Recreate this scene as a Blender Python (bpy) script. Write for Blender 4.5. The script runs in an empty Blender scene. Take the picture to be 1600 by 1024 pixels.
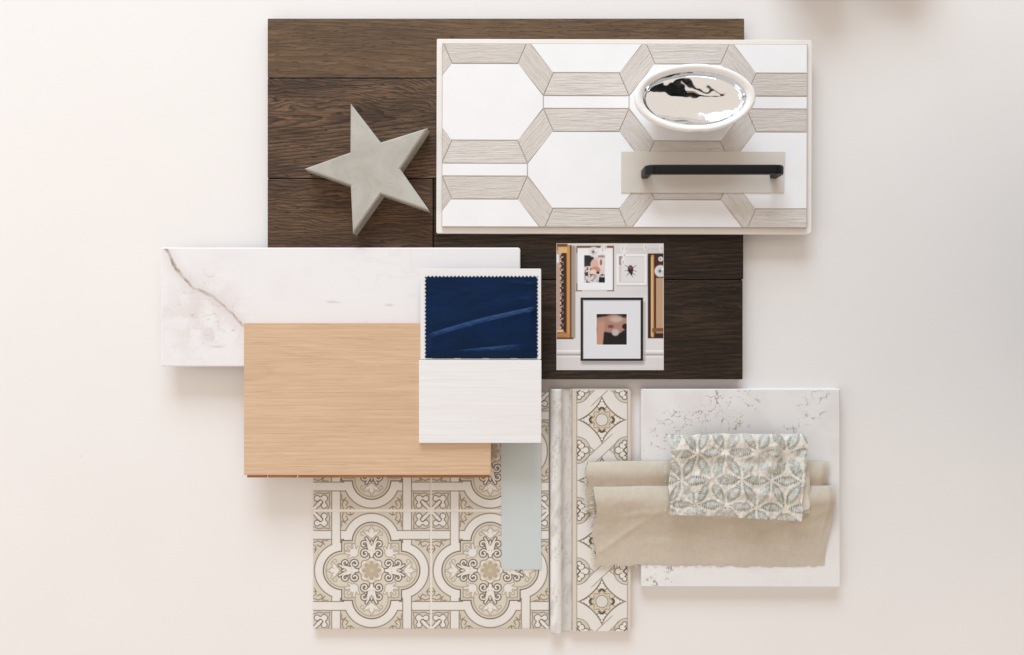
import bpy, bmesh, math, random
import numpy as np
from mathutils import Vector
random.seed(7)
SC = bpy.context.scene
COL = SC.collection
# ------------------------------------------------------------------ camera, world, lights
S = 0.0008            # metres of table per photograph pixel
H = 0.93              # camera height above the table
cam_data = bpy.data.cameras.new('camera')
cam = bpy.data.objects.new('camera', cam_data); COL.objects.link(cam)
cam.location = (0, 0, H); cam_data.sensor_width = 36
cam_data.lens = 18 * H / (800 * S); cam_data.clip_start = 0.02; cam_data.clip_end = 50
SC.camera = cam
world = bpy.data.worlds.new('World'); SC.world = world; world.use_nodes = True
bg = world.node_tree.nodes['Background']
bg.inputs[0].default_value = (1.0, 0.875, 0.765, 1); bg.inputs[1].default_value = 0.88
def area(name, loc, target, sx, sy, power, color):
    l = bpy.data.lights.new(name, 'AREA'); l.shape = 'RECTANGLE'; l.size = sx; l.size_y = sy
    l.energy = power; l.color = color
    o = bpy.data.objects.new(name, l); COL.objects.link(o); o.location = loc
    o.rotation_euler = (Vector(target) - Vector(loc)).to_track_quat('-Z', 'Y').to_euler()
    return o
area('window_light', (-0.5, 3.6, 1.75), (-0.05, 0, 0), 2.4, 1.4, 162, (0.62, 0.77, 0.91))
area('side_window_light', (-3.2, -0.1, 2.2), (-0.1, 0, 0), 1.7, 1.6, 14, (0.62, 0.77, 0.91))
SC.view_settings.view_transform = 'Standard'; SC.view_settings.look = 'None'
SC.view_settings.exposure = 0; SC.view_settings.gamma = 1
SC.render.engine = 'CYCLES'
SC.cycles.max_bounces = 8

# ------------------------------------------------------------------ helpers
def W(x, y, z=0.0):
    k = S * (H - z) / H
    return Vector(((x - 800) * k, (512 - y) * k, z))
def lin(c):
    c = np.asarray(c, dtype=np.float64) / 255.0
    return np.where(c <= 0.04045, c / 12.92, ((c + 0.055) / 1.055) ** 2.4)
def L(r, g, b, k=0.9):
    v = lin((r, g, b)) * k
    return (float(v[0]), float(v[1]), float(v[2]), 1.0)
def tag(o, label=None, cat=None, group=None, kind=None):
    if label: o['label'] = label
    if cat: o['category'] = cat
    if group: o['group'] = group
    if kind: o['kind'] = kind
    return o
def thing(name, loc, label, cat, group=None):
    o = bpy.data.objects.new(name, None); COL.objects.link(o); o.location = loc
    o.empty_display_size = 0.02
    return tag(o, label, cat, group)
def link(name, me, parent=None, origin=None):
    """mesh data is written in world coordinates; shift it to the origin of its thing"""
    o = bpy.data.objects.new(name, me); COL.objects.link(o)
    if parent is not None:
        d = Vector(parent_world(parent))
        shift(me, -d)
        o.parent = parent
    elif origin is not None:
        shift(me, -Vector(origin)); o.location = origin
    return o
def parent_world(p):
    v = Vector((0, 0, 0))
    while p is not None:
        v += p.location; p = p.parent
    return v
def shift(me, d):
    n = len(me.vertices); a = np.empty(n * 3, dtype=np.float32)
    me.vertices.foreach_get('co', a); a = a.reshape(-1, 3) + np.array(d, dtype=np.float32)
    me.vertices.foreach_set('co', a.ravel()); me.update()
def pymesh(name, verts, faces, mats, smooth=False, fmat=None):
    me = bpy.data.meshes.new(name); me.from_pydata([tuple(v) for v in verts], [], faces)
    for m in (mats if isinstance(mats, (list, tuple)) else [mats]): me.materials.append(m)
    if smooth: me.polygons.foreach_set('use_smooth', [True] * len(me.polygons))
    if fmat is not None: me.polygons.foreach_set('material_index', fmat)
    me.update(); return me
def inset(poly, d):
    """offset a CCW world polygon (list of xy) inward by d"""
    out = []; n = len(poly)
    for i in range(n):
        p0, p1, p2 = (np.array(poly[(i + k - 1) % n], float) for k in range(3))
        e1 = p1 - p0; e1 /= max(np.linalg.norm(e1), 1e-9); e2 = p2 - p1; e2 /= max(np.linalg.norm(e2), 1e-9)
        n1 = np.array((-e1[1], e1[0])); n2 = np.array((-e2[1], e2[0]))
        m = n1 + n2; m /= max(np.linalg.norm(m), 1e-9)
        out.append(tuple(p1 + m * d / max(m.dot(n1), 0.3)))
    return out
def area2(poly):
    return sum(poly[i][0] * poly[(i + 1) % len(poly)][1] - poly[(i + 1) % len(poly)][0] * poly[i][1] for i in range(len(poly)))
def prism(name, px, z0, z1, mat, bevel=0.0004, steps=2, world=False, fan=False):
    """upright slab whose TOP outline is given in photograph pixels at height z1"""
    P = [tuple(p)[:2] for p in px] if world else [tuple(W(x, y, z1))[:2] for x, y in px]
    if area2(P) < 0: P = P[::-1]
    rings = [(P, z0)]
    if bevel > 0:
        for k in range(steps + 1):
            a = k / steps * math.pi / 2
            rings.append((inset(P, bevel * (1 - math.cos(a))) if k else P, z1 - bevel * (1 - math.sin(a))))
    else: rings.append((P, z1))
    n = len(P); V = []; F = []
    for r, z in rings: V += [(x, y, z) for x, y in r]
    for k in range(len(rings) - 1):
        for i in range(n):
            j = (i + 1) % n; a = k * n
            F.append((a + i, a + j, a + n + j, a + n + i))
    if fan:
        b = (len(rings) - 1) * n; cxy = np.mean(rings[-1][0], 0); V.append((cxy[0], cxy[1], z1)); V.append((cxy[0], cxy[1], z0))
        for i in range(n):
            j = (i + 1) % n; F.append((b + i, b + j, len(V) - 2)); F.append((j, i, len(V) - 1))
        return pymesh(name, V, F, mat)
    F.append(tuple(range(n - 1, -1, -1))); F.append(tuple(range((len(rings) - 1) * n, len(rings) * n)))
    return pymesh(name, V, F, mat)
def rrect(x0, y0, x1, y1, r=2.0, n=4, rr=None):
    rr = rr or (r, r, r, r)      # tl tr br bl
    pts = []
    for (cx, cy, a0, q) in ((x0, y0, 180, rr[0]), (x1, y0, 270, rr[1]), (x1, y1, 0, rr[2]), (x0, y1, 90, rr[3])):
        sx = 1 if cx == x0 else -1; sy = 1 if cy == y0 else -1
        if q <= 0: pts.append((cx, cy)); continue
        for k in range(n + 1):
            a = math.radians(a0 + 90 * k / n)
            pts.append((cx + sx * q + q * math.cos(a), cy + sy * q + q * math.sin(a)))
    return pts
def rot(pts, deg, c):
    a = math.radians(deg); ca, sa = math.cos(a), math.sin(a)
    return [(c[0] + (x - c[0]) * ca - (y - c[1]) * sa, c[1] + (x - c[0]) * sa + (y - c[1]) * ca) for x, y in pts]
def bevel_smooth(o, w, seg=2):
    m = o.modifiers.new('bevel', 'BEVEL'); m.width = w; m.segments = seg; m.limit_method = 'ANGLE'
# --- numpy noise and distance helpers
def vnoise(x, y, seed=0):
    xi = np.floor(x).astype(np.int64); yi = np.floor(y).astype(np.int64)
    fx = x - xi; fy = y - yi; fx = fx * fx * (3 - 2 * fx); fy = fy * fy * (3 - 2 * fy)
    def h(a, b):
        v = (a * 374761393 + b * 668265263 + seed * 974711) & 0x7fffffff
        v = ((v ^ (v >> 13)) * 1274126177) & 0x7fffffff
        return ((v ^ (v >> 16)) & 0xffff) / 65535.0
    return (h(xi, yi) * (1 - fx) + h(xi + 1, yi) * fx) * (1 - fy) + (h(xi, yi + 1) * (1 - fx) + h(xi + 1, yi + 1) * fx) * fy
def fbm(x, y, seed=0, o=4):
    s = 0; a = 0.5; t = 0
    for k in range(o):
        s = s + a * vnoise(x * 2 ** k + 17.3 * k, y * 2 ** k + 9.1 * k, seed + k); t += a; a *= 0.55
    return s / t
def sdist(x, y, pts):
    d = np.full(x.shape, 1e9)
    for (ax, ay), (bx, by) in zip(pts[:-1], pts[1:]):
        vx, vy = bx - ax, by - ay; q = max(vx * vx + vy * vy, 1e-12)
        t = np.clip(((x - ax) * vx + (y - ay) * vy) / q, 0, 1)
        d = np.minimum(d, np.hypot(x - ax - t * vx, y - ay - t * vy))
    return d
def sm(e0, e1, v):
    t = np.clip((v - e0) / (e1 - e0), 0, 1); return t * t * (3 - 2 * t)
def mixc(c, col, m):
    return c * (1 - m[..., None]) + np.asarray(col, float) * m[..., None]
def flat(x, col):
    return np.ones(x.shape + (3,)) * np.asarray(col, float)
def painted(name, x0, y0, x1, y1, z, res, fn, mat, zf=None, keep=None, k=0.9, trans=None, smooth=True):
    """fine grid over a pixel rectangle at height z; print colours come from fn(px, py) in 0..255"""
    nx = int(round((x1 - x0) / res)) + 1; ny = int(round((y1 - y0) / res)) + 1
    gx, gy = np.meshgrid(np.linspace(x0, x1, nx), np.linspace(y0, y1, ny))
    col = lin(np.clip(fn(gx, gy), 0, 255)) * k
    dz = zf(gx, gy) if zf is not None else np.zeros(gx.shape)
    tx, ty = trans(gx, gy) if trans else (gx, gy)
    kk = S * (H - z) / H
    co = np.stack([(tx - 800) * kk, (512 - ty) * kk, z + dz], -1).reshape(-1, 3)
    idx = np.arange(nx * ny).reshape(ny, nx)
    q = np.stack([idx[1:, :-1], idx[1:, 1:], idx[:-1, 1:], idx[:-1, :-1]], -1).reshape(-1, 4)
    if keep is not None:
        mx = (gx[1:, 1:] + gx[:-1, :-1]) / 2; my = (gy[1:, 1:] + gy[:-1, :-1]) / 2
        q = q[keep(mx, my).ravel()]
    return gridmesh(name, co, q, col.reshape(-1, 3), mat, smooth)
def gridmesh(name, co, q, col, mat, smooth=True):
    me = bpy.data.meshes.new(name)
    me.vertices.add(len(co)); me.vertices.foreach_set('co', co.astype(np.float32).ravel())
    me.loops.add(q.size); me.loops.foreach_set('vertex_index', q.astype(np.int32).ravel())
    me.polygons.add(len(q)); me.polygons.foreach_set('loop_start', np.arange(0, q.size, 4, dtype=np.int32))
    me.polygons.foreach_set('loop_total', np.full(len(q), 4, dtype=np.int32))
    if smooth: me.polygons.foreach_set('use_smooth', np.ones(len(q), dtype=bool))
    me.update(calc_edges=True); me.validate()
    if col is not None:
        a = me.color_attributes.new('paint', 'FLOAT_COLOR', 'POINT')
        a.data.foreach_set('color', np.concatenate([col, np.ones((len(col), 1))], 1).astype(np.float32).ravel())
    me.materials.append(mat); return me

# ------------------------------------------------------------------ node materials
class NT:
    def __init__(s, name, rough=0.5, spec=0.4):
        s.m = bpy.data.materials.new(name); s.m.use_nodes = True; s.t = s.m.node_tree
        s.b = s.t.nodes['Principled BSDF']
        s.b.inputs['Roughness'].default_value = rough; s.b.inputs['Specular IOR Level'].default_value = spec
    def n(s, typ, **kw):
        x = s.t.nodes.new(typ)
        for k, v in kw.items(): setattr(x, k, v)
        return x
    def put(s, sock, v):
        if isinstance(v, bpy.types.NodeSocket): s.t.links.new(v, sock)
        elif v is not None: sock.default_value = v
    def math(s, op, a, b=None, c=None, clamp=False):
        x = s.n('ShaderNodeMath', operation=op); x.use_clamp = clamp
        s.put(x.inputs[0], a); s.put(x.inputs[1], b); s.put(x.inputs[2], c)
        return x.outputs[0]
    def coords(s, kind='Object'):
        return s.n('ShaderNodeTexCoord').outputs[kind]
    def mapping(s, v, scale=(1, 1, 1), loc=(0, 0, 0), rz=0):
        x = s.n('ShaderNodeMapping'); s.put(x.inputs[0], v)
        x.inputs['Scale'].default_value = scale; x.inputs['Location'].default_value = loc
        x.inputs['Rotation'].default_value = (0, 0, rz); return x.outputs[0]
    def noise(s, v, scale=5, detail=4, rough=0.5, dist=0):
        x = s.n('ShaderNodeTexNoise'); s.put(x.inputs['Vector'], v)
        x.inputs['Scale'].default_value = scale; x.inputs['Detail'].default_value = detail
        x.inputs['Roughness'].default_value = rough; x.inputs['Distortion'].default_value = dist
        return x.outputs[0]
    def ramp(s, f, stops):
        x = s.n('ShaderNodeValToRGB'); s.put(x.inputs[0], f); e = x.color_ramp.elements
        while len(e) < len(stops): e.new(0.5)
        for k, (p, c) in enumerate(stops): e[k].position = p; e[k].color = c if len(c) == 4 else (*c, 1)
        return x.outputs[0]
    def mix(s, f, a, b, mode='MIX'):
        x = s.n('ShaderNodeMix', data_type='RGBA', blend_type=mode)
        s.put(x.inputs[0], f); s.put(x.inputs[6], a); s.put(x.inputs[7], b); return x.outputs[2]
    def bump(s, h, strength=0.3, dist=0.001):
        x = s.n('ShaderNodeBump'); x.inputs['Strength'].default_value = strength
        x.inputs['Distance'].default_value = dist; s.put(x.inputs['Height'], h)
        s.t.links.new(x.outputs[0], s.b.inputs['Normal'])
    def base(s, c): s.put(s.b.inputs['Base Color'], c)

def mat_plain(name, col, rough=0.5, spec=0.4, var=0.04, nscale=30, bump=0.0, bscale=800, metal=0.0):
    t = NT(name, rough, spec); v = t.coords()
    n = t.noise(v, nscale, 5, 0.6)
    a = tuple(c * (1 - var) for c in col[:3]) + (1,); b = tuple(min(1, c * (1 + var)) for c in col[:3]) + (1,)
    t.base(t.ramp(n, [(0.3, a), (0.7, b)])); t.b.inputs['Metallic'].default_value = metal
    if bump: t.bump(t.noise(v, bscale, 3, 0.6), bump, 0.0004)
    return t.m
def mat_paint(name, rough=0.5, spec=0.4, bump=0.0, bscale=800, coat=0.0, sheen=0.0, bdist=0.0003, stretch=(1, 1, 1)):
    t = NT(name, rough, spec)
    a = t.n('ShaderNodeAttribute', attribute_name='paint')
    v = t.coords(); g = t.noise(v, 1500, 2, 0.5)
    t.base(t.mix(0.10, a.outputs['Color'], t.ramp(g, [(0.3, (0.55, 0.55, 0.55)), (0.7, (1, 1, 1))]), 'MULTIPLY'))
    t.b.inputs['Coat Weight'].default_value = coat; t.b.inputs['Coat Roughness'].default_value = 0.12
    t.b.inputs['Sheen Weight'].default_value = sheen
    if bump: t.bump(t.noise(t.mapping(v, stretch), bscale, 3, 0.6), bump, bdist)
    return t.m
def mat_wood(name, dark, mid, light, ringf=170, k=0.10, d=0.02, pore=0.5, amp=0.02, y0=0.0, rough=0.5, spec=0.4,
             grain=0.5, bump=0.3, ringmix=0.6, fx=18, fy=700, off=0.0):
    """flat-sawn board: nested growth-ring arches along x, fine streaks and pores"""
    t = NT(name, rough, spec)
    oi = t.n('ShaderNodeObjectInfo'); v0 = t.coords()
    cmb = t.n('ShaderNodeCombineXYZ'); t.put(cmb.inputs[2], t.math('MULTIPLY_ADD', oi.outputs['Random'], 9.0, off))
    vm = t.n('ShaderNodeVectorMath', operation='ADD'); t.put(vm.inputs[0], v0); t.put(vm.inputs[1], cmb.outputs[0]); v = vm.outputs[0]
    sp = t.n('ShaderNodeSeparateXYZ'); t.put(sp.inputs[0], v0)
    warp = t.math('SUBTRACT', t.noise(t.mapping(v, (6, 16, 1)), 1.0, 4, 0.55), 0.5)
    warp2 = t.math('SUBTRACT', t.noise(t.mapping(v, (28, 130, 1)), 1.0, 3, 0.5), 0.5)
    yy = t.math('SUBTRACT', sp.outputs[1], y0); yy = t.math('MULTIPLY_ADD', warp, amp * 1.2, yy)
    r = t.math('SQRT', t.math('MULTIPLY_ADD', yy, yy, d * d))
    r = t.math('MULTIPLY_ADD', sp.outputs[0], k, r); r = t.math('MULTIPLY_ADD', warp, amp, r)
    r = t.math('MULTIPLY_ADD', warp2, 0.0022, r)
    f = t.math('FRACT', t.math('MULTIPLY', r, ringf))
    saw = t.math('POWER', f, 2.2)
    edge = t.math('MULTIPLY', t.math('SUBTRACT', 1.0, f), 9.0, clamp=True)
    ring = t.math('MULTIPLY', saw, edge)
    streak = t.noise(t.mapping(v, (fx, fy, 1)), 1.0, 4, 0.68)
    big = t.noise(t.mapping(v, (7, 26, 1)), 1.0, 3, 0.5)
    c = t.mix(t.ramp(streak, [(0.38, (0, 0, 0)), (0.62, (1, 1, 1))]), mid, light)
    c = t.mix(t.math('MULTIPLY', t.ramp(big, [(0.35, (1, 1, 1)), (0.62, (0, 0, 0))]), grain), c, dark)
    c = t.mix(t.math('MULTIPLY', ring, ringmix), c, dark)
    pr = t.noise(t.mapping(v, (fx * 3.2, fy * 1.7, 1)), 1.0, 2, 0.5)
    pm = t.ramp(pr, [(0.58, (0, 0, 0)), (0.68, (1, 1, 1))])
    dk = tuple(x * 0.55 for x in dark[:3]) + (1,)
    c = t.mix(t.math('MULTIPLY', pm, pore), c, dk)
    t.base(c)
    hgt = t.math('SUBTRACT', streak, t.math('MULTIPLY', t.math('ADD', pm, ring), 0.5))
    t.bump(hgt, bump, 0.0006)
    return t.m

M = {}
M['table'] = mat_plain('white_tabletop_paint', L(239, 235, 232, .92), 0.45, 0.35, 0.012, 2.2)
M['ceramic'] = mat_plain('white_glaze', L(246, 243, 240, .93), 0.16, 0.5, 0.01, 20)
M['whitetile'] = mat_plain('white_marble_tile', L(243, 242, 243, .93), 0.32, 0.45, 0.02, 25)
M['backing'] = mat_plain('white_backing', L(243, 237, 231, .92), 0.55, 0.3, 0.02, 25, 0.1, 600)
M['card'] = mat_plain('white_card', L(238, 234, 233, .92), 0.6, 0.25, 0.01, 30, 0.08, 900)
M['grout'] = mat_plain('pale_grout', L(238, 231, 222, .93), 0.85, 0.2, 0.05, 300, 0.3, 1500)
M['tileside'] = mat_plain('tile_edge_bisque', L(222, 210, 194, .9), 0.6, 0.3, 0.04, 100)
M['black'] = mat_plain('matte_black_metal', (0.005, 0.0055, 0.007, 1), 0.42, 0.28, 0.1, 60, 0.05, 1500)
M['paintface'] = mat_paint('printed_face', 0.42, 0.35)
M['tileprint'] = mat_paint('printed_glazed_tile', 0.30, 0.45, 0.10, 400)
M['glossy_print'] = mat_paint('photo_print_face', 0.32, 0.4)
M['stone'] = mat_paint('polished_stone_face', 0.30, 0.4)
M['cloth'] = mat_paint('woven_print_cloth', 0.85, 0.15, 0.5, 2600, 0, 0.15, 0.0004)

t = NT('white_tabletop', 0.45, 0.35); v = t.coords()
c = t.ramp(t.noise(v, 2.5, 5, 0.6), [(0.3, L(238, 233, 230, .92)), (0.7, L(241, 237, 234, .92))])
c = t.mix(t.ramp(t.noise(v, 60, 2, 0.5), [(0.77, (0, 0, 0)), (0.80, (.5, .5, .5))]), c, L(196, 188, 180))
t.base(c); t.bump(t.noise(v, 260, 4, 0.6), 0.12, 0.0005); M['table'] = t.m
# ------------------------------------------------------------------ tabletop
tb = prism('tabletop', [(-1.7, -0.9), (0.70, -0.9), (0.70, 1.5), (-1.7, 1.5)], -0.03, 0.0, M['table'], 0.003, 3, world=True)
tag(link('tabletop', tb), 'wide smooth white table top under all the samples', kind='structure')

# ------------------------------------------------------------------ dark wood floor panel
ZW = 0.014
wood_root = thing('floor_sample', W(790, 311, ZW) * 1.0 - Vector((0, 0, ZW)), 'dark brown oak plank floor sample panel lying beneath the other samples', 'floor sample')
cy = lambda y: 0.0
D = L(52, 40, 33, .62); Mi = L(92, 69, 52, .62); Li = L(126, 98, 74, .62)
woods = [
    mat_wood('dark_oak_mild', L(70, 53, 38, .82), L(103, 80, 59, .82), L(134, 106, 78, .82), 230, 0.03, 0.05, 0.7, 0.012, -0.05, 0.5, 0.22, 0.4, 0.4, 0.5, fx=26, fy=430, off=1.0),
    mat_wood('dark_oak_cathedral', L(38, 30, 26, .8), L(100, 75, 57, .8), L(142, 110, 82, .8), 240, 0.10, 0.010, 0.8, 0.034, 0.012, 0.5, 0.22, 0.6, 0.4, 1.0, fx=26, fy=430, off=3.3),
    mat_wood('dark_oak_fine', L(44, 34, 27, .78), L(94, 70, 52, .8), L(136, 104, 77, .8), 250, 0.06, 0.010, 0.75, 0.024, -0.03, 0.5, 0.22, 0.5, 0.4, 0.95, fx=26, fy=430, off=5.1),
    mat_wood('dark_oak_deep', L(28, 22, 18, .7), L(54, 42, 33, .72), L(84, 66, 51, .72), 190, 0.05, 0.02, 0.6, 0.03, 0.02, 0.55, 0.2, 0.45, 0.35, 0.8, fx=26, fy=430, off=7.7)]
planks = [((418, 29, 1163, 121.6), 0), ((418, 123, 1162.6, 278.4), 1), ((418, 280, 676, 436.6), 2), ((678, 280, 1161.6, 436.6), 3), ((418, 438, 1160.6, 593), 3)]
for (r, mi) in planks:
    me = prism('plank', rrect(*r, 1.2, 2), 0.0006, ZW - (0.0003 if mi == 2 else 0), woods[mi], 0.0007, 2)
    o = link('plank', me)
    c = W((r[0] + r[2]) / 2, (r[1] + r[3]) / 2, ZW); c.z = 0
    shift(me, -c); o.parent = wood_root; o.location = c - wood_root.location
core = prism('underlay', [(419, 30), (1160, 30), (1158.5, 592), (419, 592)], 0.0, ZW - 0.0035, mat_plain('dark_joint', (0.012, 0.009, 0.007, 1), 0.9), 0)
link('underlay', core, wood_root)

# ------------------------------------------------------------------ mosaic panel
ZB = ZW + 0.0062; ZM = ZB + 0.0048
PC = (976, 213)
mos = thing('mosaic_panel', W(976, 213, ZB) - Vector((0, 0, 0)), 'white and grey wood-look geometric mosaic tile panel on white backing', 'tile sample')
mos.location.z = ZW
link('backing_board', prism('backing_board', rot(rrect(682, 61.5, 1268.5, 365.5, 3, 3, (2, 4, 6, 2)), 0.16, PC), ZW, ZB, M['backing'], 0.0008, 2), mos)
def clip(poly, x0, y0, x1, y1):
    def cut(P, f, inter):
        out = []
        for i in range(len(P)):
            a, b = P[i - 1], P[i]
            if f(b):
                if not f(a): out.append(inter(a, b))
                out.append(b)
            elif f(a): out.append(inter(a, b))
        return out
    def ix(c): return lambda a, b: (c, a[1] + (b[1] - a[1]) * (c - a[0]) / (b[0] - a[0]))
    def iy(c): return lambda a, b: (a[0] + (b[0] - a[0]) * (c - a[1]) / (b[1] - a[1]), c)
    for f, it in ((lambda p: p[0] >= x0, ix(x0)), (lambda p: p[0] <= x1, ix(x1)), (lambda p: p[1] >= y0, iy(y0)), (lambda p: p[1] <= y1, iy(y1))):
        if poly: poly = cut(poly, f, it)
    return poly
def mat_greywood(name, ang, off):
    t = NT(name, 0.6, 0.3); v = t.coords()
    v = t.mapping(v, (1, 1, 1), (off, off * .37, 0), 0); v = t.mapping(v, (1, 1, 1), (0, 0, 0), ang)
    a = t.noise(t.mapping(v, (22, 420, 1)), 1, 5, 0.65); b = t.noise(t.mapping(v, (50, 900, 1)), 1, 3, 0.6, 0.4)
    g = t.noise(t.mapping(v, (8, 60, 1)), 1, 3, 0.5)
    c = t.ramp(a, [(0.30, L(207, 197, 188)), (0.48, L(226, 219, 212)), (0.7, L(238, 233, 228))])
    c = t.mix(t.math('MULTIPLY', t.ramp(b, [(0.60, (0, 0, 0)), (0.70, (1, 1, 1))]), 0.7), c, L(184, 168, 154))
    c = t.mix(t.math('MULTIPLY', t.ramp(b, [(0.30, (1, 1, 1)), (0.40, (0, 0, 0))]), 0.6), c, L(242, 238, 235))
    c = t.mix(t.math('MULTIPLY', g, 0.25), c, L(212, 202, 193))
    oi = t.n('ShaderNodeObjectInfo'); c = t.mix(t.math('MULTIPLY', oi.outputs['Random'], 0.5), c, L(204, 194, 184))
    t.base(c); t.bump(t.math('ADD', a, t.math('MULTIPLY', b, 0.8)), 0.9, 0.0012); return t.m
diag = math.atan2(50, 41)
GW = {'h': [mat_greywood('grey_wood_look_level_%s' % k, 0.0, j * 0.13) for j, k in enumerate('abc')],
      'd': [mat_greywood('grey_wood_look_falling_%s' % k, diag, 1 + j * 0.21) for j, k in enumerate('ab')],
      'u': [mat_greywood('grey_wood_look_rising_%s' % k, -diag, 2 + j * 0.17) for j, k in enumerate('ab')]}
tnum = 0
def mtile(poly, kind, cx_, cy_):
    global tnum
    p = clip([(cx_ + x, cy_ + y) for x, y in poly], 690.5, 68.5, 1261.5, 355.5)
    q = []
    for a in p:
        if not q or math.dist(a, q[-1]) > 0.7: q.append(a)
    if len(q) > 1 and math.dist(q[0], q[-1]) < 0.7: q.pop()
    if len(q) < 3 or abs(area2(q)) / 2 < 22: return
    random.seed(tnum * 13 + 5)
    z = ZM + random.uniform(-.00018, .00012) - (0.0001 if kind != 'w' else 0)
    q = rot(q, 0.16, PC)
    P = [tuple(W(x, y, z))[:2] for x, y in q]
    if area2(P) < 0: P = P[::-1]
    P = inset(P, 0.00055)
    mat = M['whitetile'] if kind == 'w' else random.choice(GW[kind])
    me = prism('tile', P, ZB + .0001, z, mat, 0.0004, 1, world=True)
    if kind == 'w': me['finish'] = 'white'
    o = link('tile', me, mos)
    if kind != 'w': o['label'] = 'grey wood-look strip tile'
    tnum += 1
hexa = [(-53, -60), (53, -60), (91.5, -10), (91.5, 10), (53, 60), (-53, 60), (-91.5, 10), (-91.5, -10)]
for i in range(-1, 5):
    for j in range(-2, 4):
        cx_, cy_ = 757.5 + 158.5 * i, 160 + 106 * j
        if (i + j) % 2 == 0:
            mtile(hexa, 'w', cx_, cy_)
            for sx in (1, -1):
                mtile([(sx * x, y) for x, y in ((91.5, 10), (107.5, 46), (67, 96), (53, 60))], 'u' if sx == 1 else 'd', cx_, cy_)
                mtile([(sx * x, -y) for x, y in ((91.5, 10), (107.5, 46), (67, 96), (53, 60))], 'd' if sx == 1 else 'u', cx_, cy_)
        else:
            mtile([(-67, -10), (67, -10), (67, 10), (-67, 10)], 'w', cx_, cy_)
            for sy in (1, -1): mtile([(-67, sy * 10), (67, sy * 10), (51.5, sy * 46), (-51.5, sy * 46)], 'h', cx_, cy_)
link('grout', prism('grout', rot([(690.5, 68.5), (1261.5, 68.5), (1261.5, 355.5), (690.5, 355.5)], 0.16, PC), ZB, ZM - 0.0011, mat_plain('greige_grout', L(196, 182, 168), 0.9, .1), 0), mos)

# ------------------------------------------------------------------ star
ZS = ZW + 0.025
st = [(547.7, 161.6), (594.7, 222.6), (668, 200), (624.8, 264), (670, 328.5), (594.7, 302.7), (551.2, 365), (547.7, 289.6), (475.5, 263.8), (547.2, 238.1)]
t = NT('grey_stone', 0.36, 0.55); v = t.coords()
c = t.ramp(t.noise(v, 22, 6, 0.62, 0.6), [(0.25, L(169, 164, 154)), (0.5, L(185, 181, 172)), (0.75, L(199, 196, 188))])
c = t.mix(t.ramp(t.noise(v, 60, 4, 0.7, 1.5), [(0.62, (0, 0, 0)), (0.8, (.5, .5, .5))]), c, L(140, 132, 118))
t.base(c); t.bump(t.noise(v, 900, 4, 0.6), 0.2, 0.0004)
def tipround(P, r=1.3):
    out = []
    for i in range(len(P)):
        p0, p1, p2 = P[i - 1], P[i], P[(i + 1) % len(P)]
        for q in (p0, p2):
            d = math.dist(q, p1); out.append((p1[0] + (q[0] - p1[0]) * r / d, p1[1] + (q[1] - p1[1]) * r / d))
    return out
o = link('star', prism('star', st, ZW, ZS, t.m, 0.0016, 1, fan=True), None, W(590, 265, ZW))
tag(o, 'thick grey stone five pointed star lying on the dark wood planks', 'star ornament')

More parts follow.
